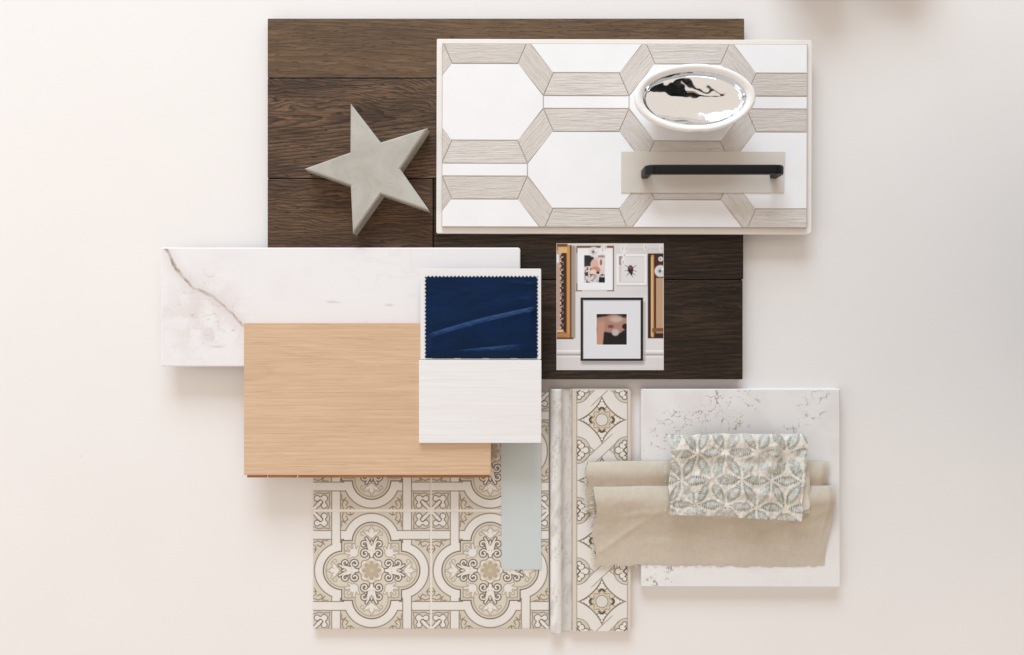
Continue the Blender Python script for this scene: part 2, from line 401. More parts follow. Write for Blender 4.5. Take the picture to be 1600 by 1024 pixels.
# ------------------------------------------------------------------ oval bowl
def bowl():
    zr = ZM + 0.044
    root = thing('oval_bowl', W(1073, 186, ZM), 'white oval ceramic bowl with mirror silver inside standing on mosaic panel', 'bowl')
    rc = W(1086, 152, zr); bc = W(1073, 170, ZM); N = 128
    def ring(a, b, cx_, cy_, z, wob=0.0, ph=0.0, lift=0.0, notch=0.0):
        pts = []
        for k in range(N):
            t_ = 2 * math.pi * k / N; c_, s_ = math.cos(t_), math.sin(t_)
            w = 1 + wob * (0.6 * math.sin(3 * t_ + ph) + 0.4 * math.sin(5 * t_ + 1.3 + ph))
            e = math.exp(-((t_ - 4.78) / 0.10) ** 2) * notch
            w -= e
            pts.append((cx_ + a * w * c_, cy_ + b * w * s_, z + lift * math.sin(2 * t_ + 0.7)))
        return pts
    kr = S * (H - zr) / H
    A, B = 95 * kr, 54 * kr
    rings = []
    # outer wall from foot to rim, then over the rim
    for f in (0.0, 0.05, 0.15, 0.35, 0.55, 0.75, 0.9):
        g = f ** 0.8
        a = 0.036 * (1 - g) + A * 0.985 * g; b = 0.019 * (1 - g) + B * 0.98 * g
        rings.append(ring(a - (0.002 if f == 0 else 0), b - (0.002 if f == 0 else 0), bc.x + (rc.x - bc.x) * f, bc.y + (rc.y - bc.y) * f, ZM + f * 0.042, 0.006 * f, 0.4, 0.0012 * f, 0.015 * f))
    for (q, dz) in ((1.0, -0.001), (1.0, 0.001), (0.985, 0.0028), (0.955, 0.0035), (0.92, 0.0032), (0.885, 0.0018), (0.852, -0.0005)):
        rings.append(ring(A * q, B * (q - (1 - q) * 0.55), rc.x, rc.y, zr + dz - 0.0035, 0.008, 0.4, 0.0012, 0.025 * max(0, (q - .9) * 10)))
    V = [p for r in rings for p in r]; F = []
    for k in range(len(rings) - 1):
        for i in range(N):
            j = (i + 1) % N; F.append((k * N + i, k * N + j, (k + 1) * N + j, (k + 1) * N + i))
    F.append(tuple(range(N - 1, -1, -1)))
    link('shell', pymesh('shell', V, F, M['ceramic'], True), root)
    # silver inside
    a0, b0 = A * 0.850, B * 0.775
    rings = []; K = 48
    for k in range(K + 1):
        q = 1 - (k / K) * 0.97
        wall = min(1.0, (1 - q) / 0.085); dz = -0.0035 - 0.009 * math.sin(wall * math.pi / 2) - 0.0115 * (1 - (q / 0.93) ** 2.0 if q < 0.93 else 0)
        u = k / K
        cxs = rc.x + (bc.x - rc.x) * 0.25 * u; cys = rc.y + (bc.y - rc.y) * 0.2 * u
        pts = []
        for i, p in enumerate(ring(a0 * q, b0 * q, cxs, cys, zr + dz, 0.010, 0.4 + u * 0.8, 0.0012 * (1 - u))):
            e = 0.0016 * (fbm(np.array(p[0] * 60 + 5), np.array(p[1] * 60 + 5), 3, 2) - 0.5) * min(1, k / 8)
            pts.append((p[0], p[1], p[2] + float(e)))
        rings.append(pts)
    V = [p for r in rings for p in r]; F = []
    for k in range(K):
        for i in range(N):
            j = (i + 1) % N; F.append((k * N + i, k * N + j, (k + 1) * N + j, (k + 1) * N + i))
    F.append(tuple(K * N + i for i in range(N)))
    t = NT('mirror_silver', 0.07, 0.5); t.b.inputs['Metallic'].default_value = 1
    t.base(t.ramp(t.noise(t.coords(), 30, 3), [(0, (0.84, 0.87, 0.90)), (1, (0.88, 0.91, 0.94))]))
    link('silver_lining', pymesh('silver_lining', V, F, t.m, True), root)
bowl()

# ------------------------------------------------------------------ beige chip and cabinet pull
ZC = ZM + 0.0010
o = link('colour_chip', prism('colour_chip', rot([(970.5, 237), (1227, 237), (1225, 301.5), (970.5, 301.5)], 0.0, PC), ZM + .0002, ZC, mat_plain('greige_laminate', L(220, 212, 202, .9), 0.5, 0.3, 0.02, 8), 0.0002, 1), None, W(1098, 270, ZM))
tag(o, 'thin greige rectangular colour chip under the black cabinet pull', 'colour chip')
def pull():
    zt = ZC + 0.030
    root = thing('cabinet_pull', W(1109, 273, ZC), 'slim matte black bar cabinet pull on the greige chip', 'cabinet pull')
    lf, rf = W(1007.5, 272.5, ZC), W(1208.5, 272.5, ZC)
    fy = lf.y
    def tube(name, path, hw, hh):
        # rounded-rectangle section swept along a path in the xz plane
        sec = []
        for k in range(16):
            a = 2 * math.pi * (k + .5) / 16
            c_, s_ = math.cos(a), math.sin(a); e = 0.35
            sec.append((math.copysign(abs(c_) ** e, c_), math.copysign(abs(s_) ** e, s_)))
        V = []; F = []
        for i, (x, z, sc) in enumerate(path):
            p0 = path[max(0, i - 1)]; p1 = path[min(len(path) - 1, i + 1)]
            d = Vector((p1[0] - p0[0], 0, p1[1] - p0[1])).normalized(); nrm = Vector((-d.z, 0, d.x))
            for a, b in sec:
                V.append(Vector((x, fy, z)) + nrm * (a * hh * sc) + Vector((0, b * hw * sc, 0)))
        n = 16
        for i in range(len(path) - 1):
            for k in range(n):
                j = (k + 1) % n; F.append((i * n + k, i * n + j, (i + 1) * n + j, (i + 1) * n + k))
        F.append(tuple(range(n - 1, -1, -1))); F.append(tuple(range((len(path) - 1) * n, len(path) * n)))
        me = pymesh(name, V, F, M['black'])
        bm = bmesh.new(); bm.from_mesh(me); bmesh.ops.recalc_face_normals(bm, faces=bm.faces); bm.to_mesh(me); bm.free()
        o = link(name, me, root); bevel_smooth(o, 0.0004, 2); return o
    h = 0.0042
    x0, x1 = lf.x, rf.x; r = 0.006; zc = zt - h
    barp = [(x0 + r + (x1 - x0 - 2 * r) * k / 8, zc, 1) for k in range(9)]
    tube('bar', barp, 0.0056, h)
    for s_, x in ((1, x0), (-1, x1)):
        path = [(x, ZC, 1.0), (x, zc - r, 1.0)]
        for k in range(1, 7):
            a = k / 6 * math.pi / 2
            path.append((x + s_ * r * (1 - math.cos(a)), zc - r + r * math.sin(a), 1.0))
        tube('foot', path, 0.0055, 0.0046)
pull()

# ------------------------------------------------------------------ marble plank (left)
ZQ = ZW + 0.012
def marble_fn(x, y):
    c = flat(x, (240, 237, 238))
    n = fbm(x / 90, y / 90, 11); c = mixc(c, (230, 224, 223), sm(0.5, 0.8, n) * 0.3)
    wx = x + 5 * (fbm(x / 12, y / 12, 3) - .5); wy = y + 5 * (fbm(x / 12, y / 12, 4) - .5)
    d = sdist(wx, wy, [(257, 385), (264, 396), (275, 420), (285, 432), (303, 451), (332, 463), (350, 478), (366, 494), (380, 508)])
    c = mixc(c, (212, 200, 194), np.exp(-(d / 9) ** 2) * 0.35)
    wdt = 0.7 + 1.0 * fbm(x / 9, y / 9, 8)
    c = mixc(c, (160, 143, 129), sm(wdt + 1.9, wdt - 0.7, d) * (0.45 + .5 * sm(.3, .6, fbm(x / 10, y / 10, 21))))
    bl = np.exp(-(((x - 320) / 55) ** 2 + ((y - 495) / 60) ** 2))
    c = mixc(c, (224, 213, 210), bl * 0.75 * sm(.3, .7, fbm(x / 18, y / 18, 31)))
    rdg = np.abs(fbm(x / 30, y / 22, 41) - 0.5)
    c = mixc(c, (192, 178, 172), sm(0.018, 0.0, rdg) * bl * 0.55)
    for (px, py, dx) in ((607, 477, 6), (520, 472, 9), (365, 516, 3), (338, 541, 8), (300, 494, 3)):
        dd = np.hypot((wx - px) / dx, (wy - py) / 1.6); c = mixc(c, (196, 184, 172), np.exp(-dd ** 2) * 0.6)
    b2 = sm(0.03, 0, np.abs(fbm(x / 90 + 3, y / 50, 51) - .5)) * sm(480, 620, x); c = mixc(c, (226, 216, 212), b2 * .22)
    return c
mr = thing('marble_plank', W(533, 480, ZQ), 'long white marble-look plank with one brown diagonal vein at left end', 'stone sample'); mr.location.z = ZW
out = rrect(251, 387, 813, 573, 3, 3, (2, 4, 2, 2))
link('slab', prism('slab', out, ZW, ZQ, mat_plain('white_stone', L(240, 237, 238, .92), 0.32, 0.45, 0.01, 20), 0.0012, 2), mr)
link('veined_face', painted('veined_face', 252.8, 388.8, 811.2, 571.2, ZQ + .00005, 0.9, marble_fn, M['stone'], k=0.93,
     keep=lambda x, y: ~((x > 809.5) & (y < 390.5))), mr)

# ------------------------------------------------------------------ light oak board
ZO = ZQ + 0.011
oak = mat_wood('light_oak', L(198, 161, 126, .9), L(217, 183, 150, .9), L(228, 197, 165, .9), 210, 0.020, 0.05, 0.22, 0.014, 0.03, 0.5, 0.3, 0.28, 0.2, 0.34, fx=8, fy=560)
ob = thing('oak_board', W(574, 624, ZO), 'light natural oak board overlapping the marble plank and patterned tiles', 'wood sample'); ob.location.z = ZQ
o = link('board', prism('board', rrect(381, 505, 767, 742.5, 1, 2), ZQ + 0.0003, ZO, oak, 0.0005, 2), ob)
edge = mat_wood('oak_core', L(150, 92, 56, .8), L(186, 124, 82, .8), L(206, 148, 104, .8), 200, 0.01, 0.03, 0.3, 0.01, 0, 0.6, 0.3, 0.3, 0.2, 0.3)
segs = [(386, 416), (418.5, 462.5), (466, 600), (602, 765)]
for a, b in segs:
    link('tongue', prism('tongue', [(a, 735), (b, 735), (b, 746.5), (a, 746.5)], ZQ + 0.002, ZQ + 0.006, edge, 0.0003, 1), ob)

# ------------------------------------------------------------------ fabric card, navy swatch, whitewashed board
ZF = ZO + 0.0022; ZV = ZO + 0.0052
o = link('fabric_card', prism('fabric_card', rrect(657, 420, 845.5, 562, 1.5, 2), ZO, ZF, M['card'], 0.0004, 2), None, W(751, 490, ZO))
tag(o, 'plain white card mounted behind the navy fabric swatch', 'card')
t = NT('whitewashed_grain', 0.5, 0.3); v = t.coords()
a = t.noise(t.mapping(v, (9, 320, 1)), 1, 5, 0.6); b = t.noise(t.mapping(v, (5, 30, 1)), 1, 3, 0.5)
c = t.ramp(a, [(0.3, L(234, 230, 228, .93)), (0.6, L(241, 239, 238, .93))])
c = t.mix(t.math('MULTIPLY', t.ramp(b, [(0.5, (0, 0, 0)), (0.75, (1, 1, 1))]), 0.4), c, L(236, 228, 226, .93))
t.base(c); t.bump(a, 0.25, 0.0004)
o = link('whitewashed_board', prism('whitewashed_board', rrect(654.5, 563, 846, 692.5, 1.2, 2), ZO, ZV, t.m, 0.0005, 2), None, W(750, 628, ZO))
tag(o, 'whitewashed pale wood sample board directly below the navy swatch', 'wood sample')
def swatch():
    x0, y0, x1, y1 = 663.5, 431, 841, 560.5
    def h(x, y):
        xx = (x - x0) / (x1 - x0)
        l1 = 523 - 45 * xx - 3 * np.sin(xx * 3.1)
        d = y - l1
        up = lambda q, w, f: np.where(q < 0, 0, np.clip(q / w, 0, 1) ** .8 * np.exp(-np.maximum(q - w, 0) / f))
        z = 0.0026 * up(d, 7.5, 40) + np.where(d < 0, 0.0005 * sm(-26, -12, d) * sm(2, -10, d), 0)
        l2 = 554 - 24 * xx + 6 * xx * xx; d2 = y - l2
        z = z + 0.0030 * sm(.05, .5, xx) * sm(.98, .7, xx) * up(d2, 9, 12)
        l3 = 440 + 10 * (xx - .7) * 2; z = z + 0.0006 * sm(.6, .8, xx) * np.exp(-((y - l3) / 3) ** 2)
        l4 = 566 - 18 * (xx - .6); z = z + 0.0015 * sm(.55, .9, xx) * np.exp(-((y - l4) / 5) ** 2)
        z = z + 0.0010 * (fbm(x / 34, y / 16, 5) - .5) + 0.0005 * (fbm(x / 9, y / 6, 6) - .5)
        e = np.minimum(np.minimum(x - x0, x1 - x), np.minimum(y - y0, y1 - y))
        return z * sm(-1, 14, e) + 0.0006
    def keep(x, y):
        tri = lambda q: np.abs(((q / 5.9) % 1) - .5) * 2 * 2.6
        k = (y - y0 > tri(x)) & (x - x0 > tri(y)) & (x1 - x > tri(y + 2))
        return k & (y < y1 - 0.4 * np.sin(x / 7))
    t = NT('navy_satin', 0.47, 0.5); v = t.coords()
    n = t.noise(t.mapping(v, (14, 40, 1)), 1, 4, .6)
    t.base(t.ramp(n, [(0.3, L(2, 12, 34, .9)), (0.7, L(3, 26, 66, .9))]))
    t.b.inputs['Sheen Weight'].default_value = 0.05; t.b.inputs['Sheen Tint'].default_value = (0.3, 0.5, 1, 1)
    t.b.inputs['Sheen Roughness'].default_value = 0.35
    t.b.inputs['Specular Tint'].default_value = (0.25, 0.5, 1, 1)
    t.bump(t.noise(t.mapping(v, (1, 3, 1)), 1800, 2, .5), 0.12, 0.0002)
    me = painted('navy_swatch', x0, y0, x1, y1, ZF + 0.0002, 0.6, lambda x, y: flat(x, (10, 40, 100)), t.m, h, keep)
    o = link('navy_swatch', me, None, W(752, 496, ZF))
    tag(o, 'crumpled navy blue satin swatch with pinked zigzag edges on white card', 'fabric swatch')
swatch()

# ------------------------------------------------------------------ photo print
def photo_fn(X, Y):
    x = (X - 860) / 0.2052; y = (Y - 375) / 0.2052           # local print units
    c = flat(x, (226, 222, 222)); c = mixc(c, (206, 200, 202), sm(430, 420, y) * sm(300, 800, x) * .35)
    R = lambda a, b, e, f, s=3: sm(a - s, a + s, x) * sm(e + s, e - s, x) * sm(b - s, b + s, y) * sm(f + s, f - s, y)
    def rect(a, b, e, f, col, m=1.0, s=3):
        nonlocal c; c = mixc(c, col, R(a, b, e, f, s) * m)
    def disc(px, py, rx, ry, col, m=1.0, s=.15):
        nonlocal c; c = mixc(c, col, sm(1 + s, 1 - s, np.hypot((x - px) / rx, (y - py) / ry)) * m)
    rect(0, 835, 900, 1000, (222, 216, 214)); rect(0, 838, 900, 852, (246, 244, 243)); rect(0, 868, 900, 880, (172, 164, 164)); rect(0, 884, 900, 896, (236, 232, 230))
    rect(0, 0, 900, 60, (236, 232, 230), .7)
    # left gold frame
    rect(150, 45, 190, 750, (150, 128, 112), .75, 6); rect(40, 40, 152, 748, (174, 118, 64)); rect(128, 45, 146, 744, (208, 154, 92)); rect(40, 712, 150, 738, (190, 134, 74)); rect(112, 100, 122, 710, (92, 58, 36)); rect(40, 744, 175, 756, (88, 58, 40))
    rect(96, 100, 120, 700, (58, 36, 26)); rect(40, 80, 98, 690, (196, 160, 140)); rect(150, 40, 160, 748, (84, 54, 38), .9)
    br = np.sin(y / 7.5) * 5 + np.sin(y / 3.1) * 3
    c = mixc(c, (38, 26, 24), sm(11, 6, np.abs(x - 88 - br)) * R(40, 100, 120, 680)); c = mixc(c, (238, 226, 220), sm(4, 2, np.abs(x - 80 + br)) * R(40, 100, 120, 690) * sm(-.1, .5, np.sin(y / 5)))
    rect(40, 690, 100, 700, (236, 226, 214)); rect(40, 30, 130, 50, (110, 78, 56)); rect(60, 55, 128, 100, (222, 184, 128)); rect(44, 110, 66, 175, (232, 228, 226))
    # print in thin frame
    rect(190, 60, 205, 395, (150, 140, 138), .6, 8); rect(198, 45, 484, 392, (130, 92, 66)); rect(206, 62, 476, 384, (242, 242, 244)); rect(198, 100, 206, 330, (200, 192, 188)); rect(240, 380, 430, 394, (216, 210, 208))
    rect(258, 118, 414, 325, (222, 206, 202)); rect(258, 118, 330, 200, (36, 38, 36)); tex = fbm(x / 14, y / 14, 9)
    c = mixc(c, (60, 62, 66), sm(.5, .56, tex) * R(258, 170, 320, 325)); disc(335, 190, 30, 44, (222, 180, 168)); disc(345, 228, 36, 24, (202, 142, 126)); disc(392, 165, 26, 60, (228, 216, 212)); disc(385, 172, 9, 24, (180, 96, 84)); disc(325, 245, 26, 20, (242, 206, 190))
    disc(362, 250, 12, 10, (60, 34, 36)); c = mixc(c, (50, 48, 50), sm(.52, .58, tex) * R(270, 262, 414, 325)); disc(345, 290, 42, 26, (226, 222, 222), .7); c = mixc(c, (24, 24, 28), R(370, 285, 414, 325) * sm(.35, .45, tex)); rect(366, 118, 414, 135, (120, 70, 60), .5)
    # white box frame with beetle
    rect(505, 118, 742, 352, (176, 166, 164), .6, 7); rect(503, 108, 734, 344, (244, 242, 241)); rect(522, 124, 716, 326, (214, 206, 204)); rect(540, 130, 716, 320, (228, 224, 224))
    rect(522, 124, 552, 190, (140, 112, 100), .7)
    for (ax, ay, bx, by) in ((612, 225, 572, 195), (612, 225, 652, 196), (612, 235, 568, 235), (612, 235, 656, 238), (612, 240, 582, 270), (612, 240, 645, 268), (612, 250, 626, 282)):
        c = mixc(c, (120, 108, 112), sm(4, 1, sdist(x, y, [(ax, ay), (bx, by)])))
    disc(610, 224, 21, 30, (58, 38, 46)); disc(608, 212, 15, 12, (128, 76, 78)); disc(616, 250, 10, 20, (50, 42, 52))
    # right gold frame
    rect(742, 104, 900, 750, (56, 36, 26)); g = sm(760, 772, x) * sm(796, 782, x) * R(742, 115, 900, 742)
    c = mixc(c, (214, 160, 104), g); rect(766, 130, 776, 730, (240, 200, 150), .8); rect(804, 290, 900, 700, (190, 156, 128)); rect(850, 290, 900, 700, (206, 176, 150), .6, 8); rect(800, 120, 900, 290, (70, 46, 34)); rect(775, 672, 900, 705, (126, 84, 58)); rect(804, 698, 900, 712, (208, 170, 130), .7)
    # chandelier drops
    for (px, py, r) in ((330, 92, 40), (838, 238, 46), (840, 146, 19)):
        disc(px, py, r, r, (232, 230, 230), .95); disc(px, py, r * .62, r * .62, (198, 196, 198), .6); disc(px - 4, py, r * .24, r * .24, (96, 90, 92), .9); disc(px + r * .4, py - r * .3, r * .2, r * .2, (252, 252, 252))
    for (px, py) in ((545, 60), (560, 110), (552, 165), (575, 60), (720, 50), (840, 60), (415, 55), (395, 70)):
        disc(px, py, 15, 32, (240, 238, 238), .9, .3); disc(px + 4, py + 6, 4, 12, (176, 172, 174), .7, .4)
    # large black frame
    rect(235, 905, 715, 950, (150, 142, 142), .7, 14); rect(700, 470, 724, 925, (176, 168, 168), .7, 9)
    rect(230, 440, 706, 921, (10, 10, 12), 1, 2); rect(251, 461, 687, 905, (228, 228, 232), 1, 2); rect(248, 458, 690, 468, (196, 196, 202), .8); rect(248, 458, 256, 908, (206, 206, 210), .8)
    rect(346, 559, 588, 804, (244, 242, 242)); q = R(352, 565, 581, 798, 2)
    n = fbm(x / 60, y / 60, 77); art = flat(x, (24, 22, 22))
    art = mixc(art, (172, 132, 116), sm(1.12, .9, np.hypot((x - 470) / 130, (y - 640) / 72) + (n - .5) * .5) * sm(0, 40, (y - 565) + .25 * (x - 352)))
    art = mixc(art, (196, 146, 126), sm(34, 22, np.abs(x - 372 - (798 - y) * .09)) * sm(600, 640, y)); art = mixc(art, (206, 186, 178), sm(1.2, .4, np.hypot((x - 500) / 60, (y - 605) / 28)) * .8)
    art = mixc(art, (196, 180, 180), sm(1.2, .7, np.hypot((x - 495) / 30, (y - 705) / 28))); art = mixc(art, (120, 54, 50), sm(1.2, .6, np.hypot((x - 460) / 26, (y - 660) / 14)) * .8); art = mixc(art, (26, 20, 20), sm(1.1, .9, np.hypot((x - 570) / 24, (y - 660) / 22)))
    c = c * (1 - q[..., None]) + art * q[..., None]
    return c
pr_ = thing('photo_print', W(953, 479.5, ZW), 'photo print of picture frames on a white wall lying on dark planks', 'photo print')
link('paper', prism('paper', [(869.5, 380.5), (1037, 380.5), (1037, 578.5), (869.5, 578.5)], ZW + .0001, ZW + 0.0005, M['card'], 0), pr_)
link('printed_face', painted('printed_face', 870, 381, 1036.5, 578, ZW + .00056, 0.7, photo_fn, M['glossy_print'], k=0.93), pr_)

# ------------------------------------------------------------------ patterned tiles
ZT = 0.0085
CREAM, TAN, DARK, MID = (234, 228, 221), (214, 205, 190), (122, 110, 96), (176, 163, 145)
def spiral(cx_, cy_, r0, r1, a0, turns, n=22):
    return [(cx_ + (r0 + (r1 - r0) * k / n) * math.cos(a0 + turns * 2 * math.pi * k / n), cy_ + (r0 + (r1 - r0) * k / n) * math.sin(a0 + turns * 2 * math.pi * k / n)) for k in range(n + 1)]
def tile_fn(u, v):
    """print of one square tile; u, v in -1..1"""
    c = flat(u, CREAM)
    a, b = np.abs(u), np.abs(v)
    px = 1 / 92.5
    def line(d, w, col, m=1.0):
        nonlocal c; c = mixc(c, col, sm(w / 2 + .55 * px, w / 2 - .45 * px, np.abs(d)) * m)
    def fill(d, col, m=1.0):
        nonlocal c; c = mixc(c, col, sm(.5 * px, -.5 * px, d) * m)
    lob = lambda r: np.minimum(np.hypot(a - .49, b) - r, np.hypot(a, b - .49) - r)
    quat = np.minimum(np.maximum(a, b) - .505, lob(.325))
    ringo = np.minimum(np.maximum(a, b) - .505, lob(.475))
    # tan areas outside the ring and outside the straps
    strapx = np.abs(a - .60) - .075; strapy = np.abs(b - .60) - .075
    outside = -lob(.475)
    free = np.maximum(np.maximum(-strapx, -strapy), outside)
    fill(np.maximum(free, -(np.maximum(a, b) - .5)), TAN)
    corner = np.maximum(-(a - .675), -(b - .675))
    # straps outlines (outside ring)
    m_out = sm(-.01, .01, lob(.475))
    for s_ in (strapx, strapy):
        c = mixc(c, CREAM, sm(.5 * px, -.5 * px, s_) * m_out)
    over_v = (u * v > 0)
    m_sx = m_out * np.where(over_v, 1.0, sm(-.005, .005, strapy)); m_sy = m_out * np.where(over_v, sm(-.005, .005, strapx), 1.0)
    c = mixc(c, DARK, sm(1.15 * px, .3 * px, np.abs(strapx)) * m_sx * .85)
    c = mixc(c, DARK, sm(1.15 * px, .3 * px, np.abs(strapy)) * m_sy * .85)
    # ring outline, open where straps run in
    line(lob(.475), .018, DARK, .8)
    # strap mouths: clear the ring line, draw strap edges inward to the quatrefoil
    mouth = ((strapx < -.01) & (b > .42) & (b < .72)) | ((strapy < -.01) & (a > .42) & (a < .72))
    c = np.where((mouth & (lob(.475) < .03) & (quat > .02))[..., None], np.array(CREAM, float), c)
    ins = (lob(.475) < 0.02) & (quat > 0)
    # side scrolls in tan areas, outlined leaves
    hi = np.maximum(a, b); lo = np.minimum(a, b)
    for pts, w in (([(.47, .99), (.50, .90), (.46, .82), (.40, .86), (.43, .92)], .016), ([(.505, .74), (.50, .84), (.43, .79)], .014), ([(.30, .97), (.36, .93), (.36, .99)], .014), ([(.44, .99), (.40, .94), (.33, .95)], .014)):
        c = mixc(c, (134, 112, 84), sm(w / 2 + .5 * px, w / 2 - .4 * px, sdist(lo, hi, pts)) * .85)
    # corner flower pieces
    ca, cb = np.minimum(a, b), np.maximum(a, b)
    dc = np.minimum.reduce([sdist(ca, cb, [(.985, .985), (.86, .86)]) - .028, np.hypot(ca - .80, cb - .92) - .045, np.hypot(ca - .80, cb - .80) - .052, np.hypot(ca - .90, cb - .90) - .035, sdist(ca, cb, [(.80, .80), (.80, .92)]) - .02])
    inc = sm(-.005, .005, np.minimum(a, b) - .69)
    c = mixc(c, (58, 48, 40), sm(1.4 * px, .4 * px, np.abs(dc)) * inc * .85); c = mixc(c, CREAM, sm(.3 * px, -.7 * px, dc) * inc)
    q = sdist(ca, cb, [(.705, .71), (.72, .80), (.705, .9), (.74, .985)]); c = mixc(c, DARK, sm(1.2 * px, .3 * px, q) * inc * .8)
    # inside of quatrefoil
    fill(quat, (220, 210, 195))
    line(quat, .018, (108, 95, 80)); line(quat + .045, .022, MID, .85)
    # lobe palmettes (lateral lo, radial hi)
    dp = np.minimum.reduce([np.hypot(lo / 1.0, hi - .60) - .055, np.hypot(lo / 1.1, hi - .665) - .042, np.hypot(lo - .07, hi - .63) - .035, sdist(lo, hi, [(0, .66), (0, .735)]) - .014, sdist(lo, hi, [(.05, .60), (.12, .665)]) - .018])
    c = mixc(c, MID, sm(1.7 * px, .6 * px, np.abs(dp)) * .9); fill(dp + .006, CREAM)
    q = sdist(lo, hi, spiral(.155, .615, .045, .02, 2.6, -.8)); c = mixc(c, MID, sm(1.2 * px, .4 * px, q) * .9)
    # diagonal palmettes
    dd = np.minimum.reduce([np.hypot(lo - .30, hi - .30) - .075, sdist(lo, hi, [(.30, .30), (.395, .395)]) - .016, sdist(lo, hi, [(.28, .33), (.30, .43)]) - .02, sdist(lo, hi, [(.27, .30), (.22, .385)]) - .018])
    c = mixc(c, MID, sm(1.6 * px, .6 * px, np.abs(dd)) * .9); fill(dd + .006, CREAM)
    for pts in ([(.40, .47), (.33, .46), (.345, .40)], [(.44, .455), (.455, .40), (.43, .36)]):
        q = sdist(lo, hi, pts); c = mixc(c, MID, sm(1.3 * px, .4 * px, q) * .8)
    # white scrolls with dark outline
    sp1 = spiral(.115, .285, .070, .022, 2.9, -1.15); sp2 = [(0.0, .20), (.02, .28), (.045, .35)] + spiral(.125, .44, .062, .022, 3.3, -.80)
    sc_ = np.minimum(sdist(lo, hi, sp1), sdist(lo, hi, sp2)) - .017
    sc_ = np.minimum(sc_, sdist(lo, hi, [(.03, .36), (.05, .48), (.09, .545)]) - .018)
    sc_ = np.minimum(sc_, sdist(lo, hi, [(0, .20), (0, .40)]) - .026); sc_ = np.minimum(sc_, sdist(lo, hi, [(.03, .38), (0.0, .50)]) - .012)
    c = mixc(c, (94, 82, 69), sm(1.8 * px, .7 * px, np.abs(sc_)) * .95); fill(sc_ + .004, (236, 229, 220))
    r = np.hypot(a, b); ang = np.arctan2(v, u)
    cart = r - (.205 + .014 * np.cos(8 * ang)); c = mixc(c, (236, 229, 220), sm(.5 * px, -.5 * px, cart)); line(cart, .016, (140, 122, 98), .9)
    pet = r - .155 * (0.42 + .58 * np.abs(np.cos(4 * ang)) ** .6)
    fill(r - .175, (215, 204, 188)); fill(pet, (176, 156, 128)); fill(r - .035, CREAM); fill(pet + .022, (196, 180, 154), .8)
    # print softness and slight glaze variation
    g = fbm(u * 3, v * 3, 5)
    return c * (0.985 + .03 * g[..., None])
def plain_panel_edge(x0, y0, x1, y1):
    return lambda x, y: (x > x0) & (x < x1) & (y > y0) & (y < y1)
pt = thing('patterned_tile_sheet', W(673, 798, 0), 'sheet of four beige quatrefoil patterned tiles below the oak board', 'patterned tiles')
TILE = 92.5
src = None
cells = [(580.6, 891.6), (766, 891.6), (580.6, 705), (766, 705)]
for k, (cx_, cy_) in enumerate(cells):
    if src is None:
        ts = 91.4
        def tk(x, y): return np.abs(x - cx_) + np.abs(y - cy_) < 1e9
        face = painted('printed_face', cx_ - ts, cy_ - ts, cx_ + ts, cy_ + ts, ZT + .00005, 0.62, lambda x, y: tile_fn((x - cx_) / TILE, (y - cy_) / TILE), M['tileprint'],
                       zf=lambda x, y: -0.00045 * sm(.978, 1.0, np.maximum(np.abs(x - cx_), np.abs(y - cy_)) / ts), k=0.92)
        body = prism('tile', [(cx_ - ts, cy_ - ts), (cx_ + ts, cy_ - ts), (cx_ + ts, cy_ + ts), (cx_ - ts, cy_ + ts)], 0.0005, ZT - .00045, M['tileside'], 0.0002, 1)
        c0 = W(cx_, cy_, ZT); c0.z = 0; shift(face, -c0); shift(body, -c0); src = 1
    o = bpy.data.objects.new('tile', body); COL.objects.link(o); o.parent = pt; c1 = W(cx_, cy_, ZT); c1.z = 0; o.location = c1 - pt.location
    f = bpy.data.objects.new('printed_face', face); COL.objects.link(f); f.parent = o
link('grout', prism('grout', [(490, 614), (857, 614), (857, 982), (490, 982)], 0.0, ZT - .0006, M['grout'], 0), pt)

